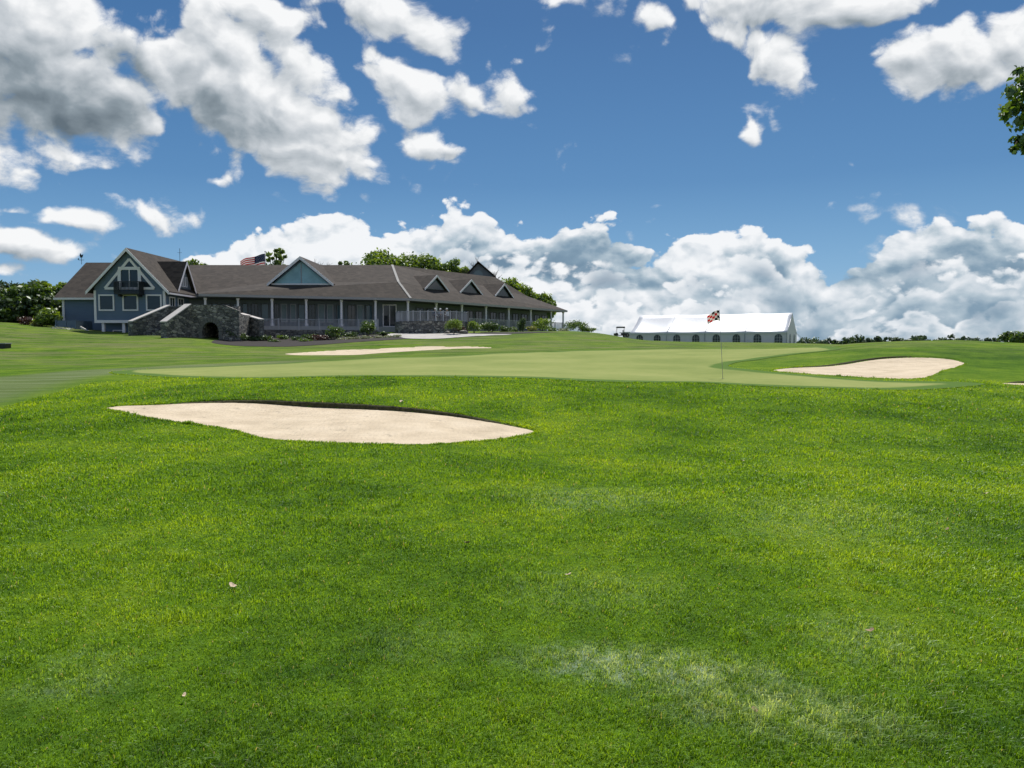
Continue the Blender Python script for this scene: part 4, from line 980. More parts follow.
# ---------------------------------------------------------------- golf cart and blower beside the tent
def golf_cart(px, py, Y):
    g = at(px, py, Y); g.z = g.z; rt = empty('golf_cart', g, 'small dark golf cart with a flat roof parked left of the white tent', 'golf cart')
    m = MB(); x, y, z = g
    m.prism([(x - 1.1, y - .55, z + .35), (x - 1.15, y - .55, z + .75), (x - .55, y - .55, z + .85), (x - .4, y - .55, z + .5), (x + .1, y - .55, z + .45), (x + .2, y - .55, z + .8), (x + 1.1, y - .55, z + .8), (x + 1.15, y - .55, z + .35)], (0, 1.1, 0)); m.build('body', M['black'], rt)
    m = MB(); m.box((x - .1, y - .5, z + .8), (x + .5, y + .5, z + .92)); m.box((x + .45, y - .5, z + .9), (x + .56, y + .5, z + 1.35)); m.build('seat', M['grey_paint'], rt)
    m = MB(); m.prism([(x - .75, y - .6, z + 1.72), (x + .8, y - .6, z + 1.72), (x + .72, y - .6, z + 1.96), (x - .67, y - .6, z + 1.96)], (0, 1.2, 0)); m.build('roof', M['black'], rt)
    m = MB()
    for sx, sy in ((-.62, -.5), (-.62, .5), (.68, -.5), (.68, .5)): m.tube([(x + sx - (.1 if sx < 0 else 0), y + sy, z + .8), (x + sx, y + sy, z + 1.785)], .03, 6)
    m.build('roof_post', M['black'], rt)
    for sx in (-.78, .75):
        for sy in (-.58, .45):
            m = MB(); m.tube([(x + sx, y + sy, z + .25), (x + sx, y + sy + .14, z + .25)], .25, 14); w = m.build('wheel', M['black'], rt); m = MB(); m.tube([(x + sx, y + sy - .01, z + .25), (x + sx, y + sy + .15, z + .25)], .1, 10); m.build('hub', M['grey_paint'], w)
gz = golf_cart(620.3, 337.6, 138)
g = at(626.8, 339.0, 142); bw = empty('tent_blower', g, 'small white blower box with a round dark opening between the golf cart and the tent', 'blower'); x, y, z = g
m = MB(); m.box((x - .6, y - .4, z + .1), (x + .6, y + .5, z + 1.3)); m.box((x - .5, y - .3, z - .3), (x + .5, y + .3, z + .098)); m.build('housing', M['vinyl'], bw)
m = MB(); m.tube([(x, y - .46, z + .7), (x, y - .402, z + .7)], .42, 18); m.build('inlet', M['black'], bw)
m = MB(); m.tube([(x, y - .47, z + .7), (x, y - .462, z + .7)], .12, 10)
for k in range(4): m.bar((x - .4 * math.cos(k * math.pi / 4), y - .475, z + .7 - .4 * math.sin(k * math.pi / 4)), (x + .4 * math.cos(k * math.pi / 4), y - .475, z + .7 + .4 * math.sin(k * math.pi / 4)), .025)
m.build('grille', M['grey_paint'], bw)

# low dark box at the left edge
gx, gy = -38.6 * 58 / 58, 58.0; gz_ = h1(Xp(2, 58), 58); tb = empty('storage_box', (Xp(1, 58), 58, gz_), 'low black box with pale lid edge on the slope at the left edge', 'box'); x = Xp(1, 58)
m = MB(); m.box((x - 1.2, 57.8, gz_ - .15), (x + .48, 58.5, gz_ + .34)); m.build('box_body', M['black'], tb)
m = MB(); m.box((x - 1.25, 57.74, gz_ + .343), (x + .53, 58.56, gz_ + .4)); m.build('lid', M['grey_paint'], tb)

# ---------------------------------------------------------------- pin flag on the green
fx, fy = ground_hit(723.0, 378.5, 18); fz = h1(fx, fy) + .016
pin = empty('flagstick', (fx, fy, fz), 'thin flagstick with a red, white and black checked flag on the putting green', 'flagstick')
tp = at(719.3, 309.5, fy + .05)
m = MB(); m.tube([(fx, fy, fz - .1), (fx * .5 + tp.x * .5, fy + .02, (fz + tp.z) / 2), tp], [.008, .008, .006], 8); m.build('pole', M['grey_paint'], pin, True)
m = MB(); m.lathe((fx, fy, fz + .001), [(.054, 0), (.054, .002)], 20); m.build('cup', M['black'], pin)
def cloth(name, col):
    m_ = plain(name, col, .8, .2, .04); nt = m_.node_tree; b = nt.nodes['Principled BSDF']; t = NT(nt)
    tr_ = t.n('ShaderNodeBsdfTranslucent'); tr_.inputs[0].default_value = (*col, 1); mx = t.n('ShaderNodeMixShader'); mx.inputs[0].default_value = .6
    t.link(b.outputs[0], mx.inputs[1]); t.link(tr_.outputs[0], mx.inputs[2]); t.link(mx.outputs[0], nt.nodes['Material Output'].inputs[0]); return m_
mats = [cloth('flag_red', (.75, .05, .04)), cloth('flag_white', (.85, .80, .78)), cloth('flag_black', (.015, .015, .018))]
m = MB(); nx, ny = 20, 16; L = .42; Hh = .33; base = Vector(tp) - Vector((0, 0, .03)); dn = (Vector((fx, fy, fz)) - Vector(tp)).normalized()
for i in range(nx + 1):
    for j in range(ny + 1):
        u, v = i / nx, j / ny
        p = base + dn * (Hh * v * (1 - .25 * u)) + Vector((-1, .25, 0)).normalized() * (L * u * .88) + Vector((0, 0, -.16 * u ** 1.5 + .02 * math.sin(5 * u))) + Vector((.25, 1, 0)) * (.045 * math.sin(7 * u + 2.2 * v) * (u ** .5))
        m.v.append(tuple(p))
for i in range(nx):
    for j in range(ny):
        a, b_ = i * 5 // nx, j * 4 // ny
        m.f.append((i * (ny + 1) + j, (i + 1) * (ny + 1) + j, (i + 1) * (ny + 1) + j + 1, i * (ny + 1) + j + 1)); m.mi.append((2 if (a, b_) in ((0, 0), (0, 2), (1, 3), (2, 0)) else 0) if (a + b_) % 2 == 0 else 1)
fl = m.build('flag', mats, pin, True); fl.modifiers.new('thickness', 'SOLIDIFY').thickness = .002

# ---------------------------------------------------------------- national flag behind the roof
yF = 106.0; px0 = at(265.3, 262, yF); fp = empty('flagpole', (px0.x, yF, 3), 'flagpole behind the roof flying a red and white striped flag with starred blue corner', 'flagpole')
top_z = Z(253.0, yF); m = MB(); m.tube([(px0.x, yF, 3), (px0.x, yF, top_z)], [.09, .05], 8); m.lathe((px0.x, yF, top_z), [(.02, 0), (.1, .06), (.1, .12), (.02, .2)], 8); m.build('pole', M['grey_paint'], fp, True)
fr_, fw_, fb_, fs2 = cloth('stripe_red', (.60, .04, .05)), cloth('stripe_white', (.80, .78, .77)), cloth('canton_blue', (.02, .03, .12)), plain('star_white', (.8, .8, .8), .7, .3, 0)
m = MB(); nx, ny = 30, 26; L, Hh = 3.7, 1.95
def fpos(u, v, o=0):
    return Vector((px0.x - .06 - L * u * .94, yF + .32 * math.sin(7.5 * u + 1.0 * v) * (u ** .6) + o, top_z - .25 - Hh * v * (1 - .12 * u) - .95 * u ** 1.3 + .07 * math.sin(9 * u + .6)))
for i in range(nx + 1):
    for j in range(ny + 1): m.v.append(tuple(fpos(i / nx, j / ny)))
for i in range(nx):
    for j in range(ny):
        s2 = j * 13 // ny; m.f.append((i * (ny + 1) + j, (i + 1) * (ny + 1) + j, (i + 1) * (ny + 1) + j + 1, i * (ny + 1) + j + 1)); m.mi.append(2 if (i < 12 and s2 < 7) else (0 if s2 % 2 == 0 else 1))
fl = m.build('flag', [fr_, fw_, fb_], fp, True); fl.modifiers.new('thickness', 'SOLIDIFY').thickness = .01
m = MB()
for r_ in range(9):
    for c_ in range(6 if r_ % 2 == 0 else 5):
        u = (.018 + (c_ + (0 if r_ % 2 == 0 else .5)) * .064 + .012) ; v = .035 + r_ * .056; c0 = fpos(u, v)
        st = [fpos(u + (.013 if k % 2 == 0 else .0055) * math.sin(math.pi * k / 5), v - (.024 if k % 2 == 0 else .010) * math.cos(math.pi * k / 5), -.03) for k in range(10)]
        m.prism(st, (0, .01, 0))
m.build('stars', fs2, fl)

# ---------------------------------------------------------------- foliage
def leaf_mat(name, dark, light, trans=.35, sc=1.0):
    m_, t, b = material(name); nt = t.nt; geo = t.n('ShaderNodeNewGeometry'); P = geo.outputs['Position']
    at_ = t.n('ShaderNodeAttribute', attribute_name='tint').outputs['Fac']
    f = t.m('ADD', t.m('MULTIPLY', t.noise(P, sc, 3, .6), .6), t.m('MULTIPLY', at_, .5))
    c = t.ramp(f, [(.3, dark), (.75, light)])
    d = t.n('ShaderNodeBsdfDiffuse'); t.link(c, d.inputs[0]); tr_ = t.n('ShaderNodeBsdfTranslucent')
    c2 = t.mixc(1.0, c, (1.6, 1.5, .5), 'MULTIPLY'); t.link(c2, tr_.inputs[0])
    gl = t.n('ShaderNodeBsdfGlossy'); gl.inputs['Roughness'].default_value = .45; gl.inputs[0].default_value = (.9, .95, .9, 1)
    mx = t.n('ShaderNodeMixShader'); mx.inputs[0].default_value = trans; t.link(d.outputs[0], mx.inputs[1]); t.link(tr_.outputs[0], mx.inputs[2])
    m2 = t.n('ShaderNodeMixShader'); m2.inputs[0].default_value = .06; t.link(mx.outputs[0], m2.inputs[1]); t.link(gl.outputs[0], m2.inputs[2])
    nt.links.new(m2.outputs[0], nt.nodes['Material Output'].inputs[0]); nt.nodes.remove(b); return m_
M['bark'] = plain('bark', (.10, .08, .06), .95, .1, .2, 5, .8)
M['leaf'] = leaf_mat('tree_leaves', (.030, .070, .012), (.105, .175, .028), .42)
M['leaf_bright'] = leaf_mat('bright_tree_leaves', (.060, .115, .016), (.170, .250, .036), .45)
M['leaf_dark'] = leaf_mat('dark_tree_leaves', (.016, .038, .008), (.065, .115, .020), .32)
M['leaf_red'] = leaf_mat('dark_red_leaves', (.030, .008, .010), (.090, .028, .026), .2, 3)
M['leaf_straw'] = leaf_mat('straw_grass_leaves', (.10, .13, .03), (.26, .27, .09), .35, 3)
M['leaf_grey'] = leaf_mat('silvery_leaves', (.13, .16, .11), (.34, .37, .30), .25, 3)
M['leaf_far'] = leaf_mat('far_tree_leaves', (.030, .062, .032), (.065, .110, .050), .25, .2)
M['petal'] = leaf_mat('cream_petals', (.45, .44, .34), (.7, .68, .55), .3, 4)
def leaf_cloud(centers, radii, n_per, size, rng, squash=.8, shell=.55, aspect=1.6, droop=0.):
    """leaf quads (folded pairs of triangles) spread through clumps"""
    C, Rd = np.array(centers, float), np.array(radii, float)
    N = n_per * len(C); ci = np.repeat(np.arange(len(C)), n_per)
    d = rng.normal(size=(N, 3)); d /= np.linalg.norm(d, axis=1)[:, None]
    rr_ = (shell + (1 - shell) * rng.random(N)) * rng.random(N) ** .33
    p = C[ci] + d * (rr_ * Rd[ci])[:, None] * np.array([1, 1, squash])
    nrm = d * .8 + rng.normal(size=(N, 3)) * .7 + np.array([0, 0, .35]); nrm /= np.linalg.norm(nrm, axis=1)[:, None]
    t1 = np.cross(nrm, rng.normal(size=(N, 3))); t1 /= np.linalg.norm(t1, axis=1)[:, None]; t2 = np.cross(nrm, t1)
    sz = size * (.6 + .8 * rng.random(N))[:, None]
    V = np.stack([p - t1 * sz * .5 * aspect, p + t2 * sz * .42 + nrm * sz * .12, p + t1 * sz * .5 * aspect - np.array([0, 0, 1]) * sz * droop, p - t2 * sz * .42 + nrm * sz * .12], 1).reshape(-1, 3)
    F = np.arange(N * 4).reshape(-1, 4); tint = np.repeat(np.clip(rng.random(N) * .7 + (rng.random(len(C))[ci]) * .5, 0, 1), 4)
    return V, F, tint
def crown_mesh(name, V, F, tint):
    me = np_mesh(name, V, F); attr_set(me, 'tint', tint); return me
def tree(name, label, x, y, z, hgt, cr, mat='leaf', seed=1, n_cl=26, n_leaf=130, leaf=.3, squash=.8, group=None, cz=.62, trunk_r=None, airy=1.0, cat='tree', pts=None):
    rng = np.random.default_rng(seed); root = empty(name, (x, y, z), label, cat, group)
    cen, rad = [], []
    for k in range(n_cl):
        d = rng.normal(size=3); d /= np.linalg.norm(d); q = rng.random() ** .4 * .8
        c = np.array([0, 0, hgt * cz]) + d * q * np.array([cr, cr, hgt * (1 - cz) * squash * 1.15]); cen.append(c); rad.append(cr * (.24 + .22 * rng.random()) * airy)
    V, F, tt = leaf_cloud(cen, rad, n_leaf, leaf, rng)
    me = crown_mesh('crown', V, F, tt); link('crown', me, M[mat], root)
    m = MB(); tr0 = trunk_r or hgt * .022; b0 = hgt * cz * .55
    m.tube([(0, 0, -.6), (.05, .02, b0), (.0, .05, hgt * .8)], [tr0 * 1.25, tr0, tr0 * .3], 8)
    for k in range(0, n_cl, 2):
        c = cen[k]; s = Vector((.03, .03, b0 + (hgt * .6 - b0) * rng.random())); mid = s.lerp(Vector(c), .5) + Vector((0, 0, .08 * cr)); m.tube([s, mid, Vector(c)], [tr0 * .4, tr0 * .25, tr0 * .08], 5)
    m.build('trunk', M['bark'], root, True, world=False); return root
def bare_tree(x, y, z, hgt, seed, label):
    rng = random.Random(seed); root = empty('bare_tree', (x, y, z), label, 'tree'); m = MB()
    def br_(p, d, L, r, lv):
        q = p + d * L; m.tube([p, (p + q) / 2 + Vector((rng.uniform(-.05, .05) * L, 0, 0)), q], [r, r * .8, r * .6], 5)
        if lv == 0: return
        for k in range(3 if lv > 1 else 4):
            a = Vector((rng.uniform(-.9, .9), rng.uniform(-.6, .6), rng.uniform(.1, .9))); br_(p + d * L * rng.uniform(.55, 1), (d * .8 + a).normalized(), L * rng.uniform(.5, .7), r * .55, lv - 1)
    br_(Vector((0, 0, -.5)), Vector((0, 0, 1)), hgt * .45, hgt * .018, 4); m.build('trunk', M['bark'], root, True, world=False)
# dark grove at the left
for i, (px, top, Y, cr, mt, lb) in enumerate([(-22, 279, 92, 3.8, 'leaf_dark', 'dark leafy tree cut by the left edge of the picture'), (12, 281, 96, 3.4, 'leaf_dark', 'dark rounded tree second from the left edge in the grove'),
        (30, 276.5, 90, 3.0, 'leaf', 'dark green tree in the middle of the left grove behind the red shrub'), (52, 274, 93, 2.7, 'leaf_bright', 'brighter green tree nearest the left end of the house'), (46, 293, 88, 2.4, 'leaf_dark', 'low dark tree filling the foot of the left grove'), (8, 296, 86, 2.6, 'leaf_dark', 'low dark bushy tree at the far left foot of the grove')]):
    z = 3.3; tree('leafy_tree', lb, Xp(px, Y), Y, z, Z(top, Y) - z, cr, mt, 20 + i, 44, 170, .34, group='trees in the left grove', cz=.5, squash=.95)
# trees behind the roofs
for i, (px, top, Y, cr, mt, lb, grp, air) in enumerate([
        (197, 261.5, 125, 3.0, 'leaf_bright', 'small treetop showing between the blue gable and the long roof', 1, 1), (278, 246.5, 118, 2.5, 'leaf_bright', 'airy treetop standing right of the striped flag', 1, .5),
        (345, 258.5, 130, 1.6, 'leaf_bright', 'tiny treetop poking over the ridge between the big gable and the broad trees', 1, .8), (385, 252.5, 135, 6.0, 'leaf_bright', 'broad bright green tree left of the pair over the middle ridge', 1, 1), (418, 253.5, 138, 5.2, 'leaf_bright', 'broad bright green tree right of the pair over the middle ridge', 1, 1),
        (453, 260, 136, 3.2, 'leaf_bright', 'small round treetop just left of the raised back gable', 1, 1), (508, 277, 140, 4.4, 'leaf_bright', 'round green tree right of the raised back gable', 1, 1), (521, 286, 142, 3.0, 'leaf_bright', 'lower green tree on the right shoulder of the round tree', 1, 1),
        (541, 294, 145, 3.2, 'leaf_bright', 'lowest green treetop above the falling roof near the right end', 1, 1)]):
    z = 1.5; tree('leafy_tree', lb, Xp(px, Y), Y, z, Z(top, Y) - z, cr, mt, 60 + i, 60, 140 if air > .6 else 60, .36 if air > .6 else .28, group='trees behind the clubhouse', cz=.74, squash=1.0, airy=air)
bare_tree(Xp(470, 128), 128, 4, Z(248, 128) - 4, 3, 'bare leafless tree left behind the raised back gable'); bare_tree(Xp(490, 130), 130, 4, Z(252, 130) - 4, 8, 'bare leafless tree right behind the raised back gable'); bare_tree(Xp(316, 128), 128, 4, Z(252, 128) - 4, 5, 'thin bare tree behind the slope of the big glazed gable')
# far tree line on the right
rng2 = random.Random(5); far = [(804, 338.5), (812, 340), (822, 340.5), (832, 340.5), (846, 338.5), (852, 336), (860, 338), (868, 338.5), (877, 335.6), (884, 337.5), (893, 338.5), (902, 338.8), (911, 338), (921, 336.6), (930, 338.3), (942, 338.6), (955, 336.0), (963, 338.6), (974, 338.8), (986, 339.5), (996, 339)]
for i, (px, top) in enumerate(far):
    Y = 330 + rng2.uniform(-25, 25); z = Z(349, Y); hh = (Z(top, Y) - z) * rng2.uniform(.92, 1.12)
    tree('far_tree', None, Xp(px, Y), Y, z, hh, 3.0 + 3.0 * rng2.random(), 'leaf_far', 100 + i, 16, 60, .7, squash=1.1, group='distant trees along the horizon on the right', cz=.5)
    bpy.data.objects[COL.objects[-1].name]
for i, (px, top, cr) in enumerate([(1014, 331.5, 3.6), (1026, 333, 3.8)]):
    Y = 190; z = Z(347, Y); tree('leafy_tree', ('rounded green tree on the skyline at the right edge of the picture', 'rounded tree cut off by the right edge of the picture on the skyline')[i], Xp(px, Y), Y, z, Z(top, Y) - z, cr, 'leaf', 140 + i, 24, 120, .42, squash=1.0, cz=.5)
names_far = ['leftmost of the far trees, low beside the tent', 'second far tree right of the tent, very low', 'third far tree right of the tent, very low', 'fourth far tree right of the tent, just before the taller row', 'first tree of the taller far row above the green', 'taller far tree second in the row above the green tip',
    'third tree of the taller far row', 'fourth tree of the taller far row', 'pointed tallest far tree left of the right bunker', 'far tree just right of the pointed tallest one', 'far tree above the left end of the right bunker', 'far tree above the left middle of the right bunker', 'low far tree above the middle of the right bunker', 'darker peaked far tree above the right bunker',
    'far tree right of the darker peaked one', 'low far tree above the right half of the bunker', 'peaked far tree above the right tip of the bunker', 'low far tree just past the bunker tip', 'third far tree from the right end of the distant row', 'second far tree from the right end of the distant row', 'rightmost of the distant row, beside the big rounded tree']
for o, nm in zip([o for o in COL.objects if o.name.startswith('far_tree')], names_far): tag(o, nm, 'tree')

# overhanging tree outside the right edge
rng = np.random.default_rng(9); root = empty('overhanging_tree', (16.6, 17, h1(16.6, 17)), 'leafy branches of a near tree reaching in at the upper right edge', 'tree')
cen, rad = [], []
for px, py, r in ((1022, 84, .34), (1012, 92, .22), (1008, 110, .30), (1018, 104, .36), (1026, 118, .5), (1028, 95, .5), (1019, 122, .17), (1018, 140, .22), (1024, 147, .22), (1014, 150, .10), (1032, 140, .4), (1034, 74, .3), (1045, 110, .8), (1060, 90, 1.0), (1060, 140, .9), (1018, 71, .16), (1004, 116, .12)):
    p = at(px, py, 16.2 + .8 * rng.random()); cen.append((p.x - 16.6, p.y - 17, p.z - root.location.z)); rad.append(r)
for k in range(60):
    d = rng.normal(size=3); d /= np.linalg.norm(d); q = rng.random() ** .4; c = np.array([2.2, 1.2, 7.8]) + d * q * np.array([3.4, 3.4, 3.0]); cen.append(tuple(c)); rad.append(.9)
for k in range(len(cen) - 1, 16, -1):
    p = np.array(cen[k]); wx, wy = p[0] + 16.6, p[1] + 17
    if (wx - rad[k]) / wy * FPX + 512 < 1042: del cen[k], rad[k]
Vs, Fs, Ts, off = [], [], [], 0
for c_, r_ in zip(cen, rad):
    V_, F_, t_ = leaf_cloud([c_], [r_], int(24 + 260 * r_ ** 1.6), .105, rng, 1.0, .2, 1.4, .2); Vs.append(V_); Fs.append(F_ + off); Ts.append(t_); off += len(V_)
link('crown', crown_mesh('crown', np.concatenate(Vs), np.concatenate(Fs), np.concatenate(Ts)), M['leaf_near'] if 'leaf_near' in M else M['leaf'], root)
m = MB(); m.tube([(0, 0, -.5), (.1, 0, 2.5), (.3, .1, 6), (.6, .3, 9.5)], [.34, .27, .2, .06], 10)
for k, c_ in enumerate(cen):
    if k < 17 and k not in (4, 8, 12): continue
    if k % 2 and k > 17: continue
    s = Vector((.25, .1, 4.2 + 2.5 * rng.random())); e_ = Vector(c_); m.tube([s, s.lerp(e_, .5) + Vector((0, 0, .25)), e_], [.09, .05, .012], 6)
for a, b_ in ((12, 4), (12, 5), (4, 1), (4, 3), (5, 0), (3, 2), (8, 7), (14, 8), (13, 5), (7, 9), (0, 15), (2, 16)):
    m.tube([cen[a], Vector(cen[a]).lerp(Vector(cen[b_]), .5) + Vector((0, 0, .04)), cen[b_]], [.022, .015, .006], 5)
m.build('trunk', M['bark'], root, True, world=False)

# ---------------------------------------------------------------- shrubs and bedding
def shrub(name, label, px, py_base, Y, w, hgt, mat, seed, leaf=.12, n=900, cat='shrub', group=None, up=False):
    w *= 1.28; hgt *= 1.12; rng = np.random.default_rng(seed); p = at(px, py_base, Y); z = float(base_h(np.array([p.x]), np.array([Y]))[0]) if False else p.z
    root = empty(name, (p.x, Y, z), label, cat, group); k = 9; cen, rad = [], []
    for i in range(k):
        a = 2 * math.pi * i / k; q = .5 * w / 2; cen.append((q * math.cos(a) * (.6 + .6 * rng.random()), q * math.sin(a), hgt * (.30 + .40 * rng.random()))); rad.append(w * (.20 + .10 * rng.random()))
    cen.append((0, 0, hgt * .62)); rad.append(w * .30)
    V, F, tt = leaf_cloud(cen, rad, n // len(cen), leaf, rng, min(1.5, hgt / w * 1.05), .5, 3.2 if up else 1.6)
    V[:, 2] = np.maximum(V[:, 2], -.1); link('foliage', crown_mesh('foliage', V, F, tt), M[mat], root)
    m = MB()
    for i in range(5):
        a = rng.random() * 6.28; m.tube([(0, 0, -.3), (.1 * w * math.cos(a), .1 * w * math.sin(a), hgt * .25), (.28 * w * math.cos(a), .28 * w * math.sin(a), hgt * .6)], [.03, .02, .01], 5)
    m.build('stem', M['bark'], root, True, world=False); return root
SH = [
    ('shrub', 'tall bright ornamental grass clump left of the blue house', 48, 329.5, 80, 2.2, 2.3, 'leaf_bright', 1, .16, 1500, True), ('shrub', 'dark red rounded shrub under the left grove', 30, 329.5, 81, 2.0, 1.35, 'leaf_red', 2, .12, 1100, False), ('shrub', 'small straw coloured grass tuft beside the dark red shrub', 37, 329, 79.5, 1.1, .9, 'leaf_straw', 3, .1, 600, True),
    ('shrub', 'low grey green plant in front of the screen fence', 62, 332.6, 77.5, 1.9, .55, 'leaf_grey', 4, .09, 700, True),
    ('shrub', 'big round green bush at the left end of the planting bed', 334.5, 341.5, 75.5, 1.55, 1.55, 'leaf', 5, .1, 1500, False), ('shrub', 'big round green bush against the terrace left of the entrance', 368, 335.5, 78, 1.6, 1.5, 'leaf', 6, .1, 1500, False),
    ('shrub', 'dark red low shrub beside the big round bush in the bed', 322, 343, 75, 1.9, .8, 'leaf_red', 7, .1, 900, False), ('shrub', 'cream flowering shrub beside the stone arch', 232, 339, 72.5, 1.2, 1.1, 'leaf_dark', 8, .1, 800, False),
    ('shrub', 'bright rounded bush before the curved railing', 453.5, 333.5, 78.5, 1.6, 1.45, 'leaf_bright', 9, .1, 1500, False), ('shrub', 'smaller bright bush just right of the round terrace', 474, 333, 84, 1.4, 1.4, 'leaf_bright', 10, .1, 1200, False),
    ('shrub', 'wide dark bush before the railing under the second porch bay', 490.5, 333.5, 87, 2.3, 1.5, 'leaf_dark', 11, .11, 1500, False), ('shrub', 'narrow dark conifer shrub before the angled wing', 522, 333.5, 92, 1.1, 1.9, 'leaf_dark', 12, .1, 1100, False),
    ('shrub', 'yellow green bush behind the railing near the right end', 541, 331.5, 99, 2.6, 1.7, 'leaf_bright', 13, .12, 1300, False), ('shrub', 'round green bush at the far right end of the porch', 576, 333.5, 112, 3.4, 2.1, 'leaf', 14, .14, 1500, False), ('shrub', 'low spreading bush on the slope right of the porch end', 588, 334, 113, 2.4, 1.0, 'leaf', 15, .14, 900, False), ('shrub', 'brownish shrub right of the narrow dark conifer shrub', 532, 333, 96, 1.4, 1.0, 'leaf_straw', 16, .1, 800, False),
    ('shrub', 'low dark shrub in the middle of the planting bed', 297, 341.5, 75.5, 1.4, .5, 'leaf_dark', 17, .09, 600, False), ('shrub', 'small green shrub at the terrace foot left of the low dark shrub', 283, 340.5, 76.5, 1.2, .55, 'leaf', 18, .09, 600, False)]
for (nm, lb, px, py, Y, w, hh, mt, sd_, lf, n, up) in SH: shrub(nm, lb, px, py, Y, w, hh, mt, sd_, lf, n, up=up)
fls = [o for o in COL.objects if o.get('label', '').startswith('cream flowering')][0]
V, F, tt = leaf_cloud([(0.2 * k - .5, -.3, .95 + .1 * math.sin(k * 2)) for k in range(6)], [.14] * 6, 40, .07, np.random.default_rng(3)); link('blossoms', crown_mesh('blossoms', V, F, tt), M['petal'], fls)
low = [(339.5, 341.6, 'first (leftmost) small silvery plant edging the bed, at the foot of the big round bush'), (349, 340.9, 'second small silvery plant in the bed edging, just right of the big round bush'), (357.5, 340.6, 'third small silvery plant from the left along the bed'), (365, 339.8, 'fourth small silvery plant from the left along the bed'), (369.5, 340.3, 'fifth small silvery plant from the left along the bed'),
       (378, 339.5, 'sixth small silvery plant, fourth from the path end of the bed'), (387, 339.2, 'seventh small silvery plant, second from the path end of the bed'), (397, 338.8, 'last small silvery plant, nearest the concrete path')]
for i, (px, py, lb) in enumerate(low): shrub('edging_plant', lb, px, py, 74.5 - .0 * i, .85, .42, 'leaf_grey', 40 + i, .07, 420, cat='plant', group='small silvery plants edging the bed')
# boulders at the bed edges
def boulder(label, px, py, Y, w, hh, seed):
    rng = np.random.default_rng(seed); p = at(px, py, Y); bm = bmesh.new(); bmesh.ops.create_icosphere(bm, subdivisions=3, radius=1)
    ph = rng.random(6) * 6
    for v in bm.verts:
        n_ = 1 + .14 * math.sin(3 * v.co.x + ph[0]) * math.sin(2.4 * v.co.y + ph[1]) + .1 * math.sin(4.5 * v.co.z + ph[2] + v.co.x * 2); v.co = Vector((v.co.x * w / 2 * n_, v.co.y * w / 2.4 * n_, v.co.z * hh / 2 * n_ + hh * .3))
    me = bpy.data.meshes.new('boulder'); bm.to_mesh(me); bm.free(); me.polygons.foreach_set('use_smooth', [True] * len(me.polygons)); o = link('boulder', me, M['stone'], None, (p.x, Y, p.z)); tag(o, label, 'boulder', 'boulders in the beds')
EXTRA = [(246, 343.5, 73.5, 1.5, .8, 'leaf_dark', 'dark low shrub tucked beside the bridge wall, below its right slope'), (255, 343.0, 74, 1.3, .6, 'leaf_dark', 'second dark low shrub right of the bridge wall'), (265, 342.3, 74.5, 1.6, .75, 'leaf_dark', 'dark spreading shrub at the foot of the terrace, left part of the bed'), (274, 343.8, 73.5, 1.2, .4, 'leaf', 'small green mat plant at the front edge of the bed, left part'),
    (305, 343.2, 74, 1.3, .45, 'leaf', 'small green plant left of the dark red shrub in the bed'), (311, 340.2, 76.5, 1.5, .6, 'leaf_dark', 'dark shrub against the terrace behind the dark red shrub'), (350, 338.0, 77.5, 1.5, .6, 'leaf_dark', 'dark low shrub between the two big round bushes'), (383, 336.2, 77.5, 1.2, .5, 'leaf_dark', 'dark low shrub right of the bush by the entrance'), (238, 342.8, 72.6, 1.4, 1.0, 'leaf_dark', 'dark shrub in the corner under the bridge wall'),
    (505, 333.4, 90, 1.6, .9, 'leaf_dark', 'dark shrub between the wide dark bush and the narrow conifer shrub'), (513, 333.2, 92, 1.2, .8, 'leaf', 'green shrub just left of the narrow dark conifer shrub'), (551, 332.6, 104, 1.7, .9, 'leaf', 'green shrub before the last but one porch column'), (563, 333.0, 108, 1.5, .7, 'leaf_grey', 'pale low shrub at the foot of the last porch column'), (462, 333.6, 80.5, 1.0, .8, 'leaf_red', 'dark red shrub beside the boulder by the path')]
for i, (px, py, Y, w, hh, mt, lb) in enumerate(EXTRA): shrub('shrub', lb, px, py, Y, w, hh, mt, 70 + i, .1, 800)
boulder('grey boulder beside the path right of the bright rounded bush', 463.5, 334.0, 79.5, .9, .55, 1); boulder('small grey boulder at the edge of the bed below the stone arch', 262, 341.5, 75.5, .7, .4, 2); boulder('low grey boulder under the curved railing beside the bright bush', 447, 334, 79.7, .6, .4, 3)
# ---------------------------------------------------------------- path, bed, kerb
def psheet(name, pix, mat, lift, res, ymin=62, n=120):
    return sheet(name, outline(pix, n, ymin), mat, lift, res, sink=False)
psheet('planting_bed', [(214, 343.5), (240, 346), (290, 345.0), (350, 342.2), (412, 339.0), (404, 336.5), (385, 334.5), (340, 336.5), (262, 336.5), (232, 338)], m_mulch, .02, 1.0)
psheet('planting_bed', [(440, 336.2), (470, 335.2), (500, 334.0), (530, 333.0), (560, 332.2), (530, 332.0), (490, 332.6), (455, 334.2)], m_mulch, .02, 1.0)
psheet('path', [(382, 334.2), (396, 336.6), (410, 339.0), (436, 338.8), (468, 337.0), (500, 335.3), (512, 334.4), (498, 334.3), (465, 335.3), (436, 335.6), (410, 334.2)], m_path, .035, 1.0)

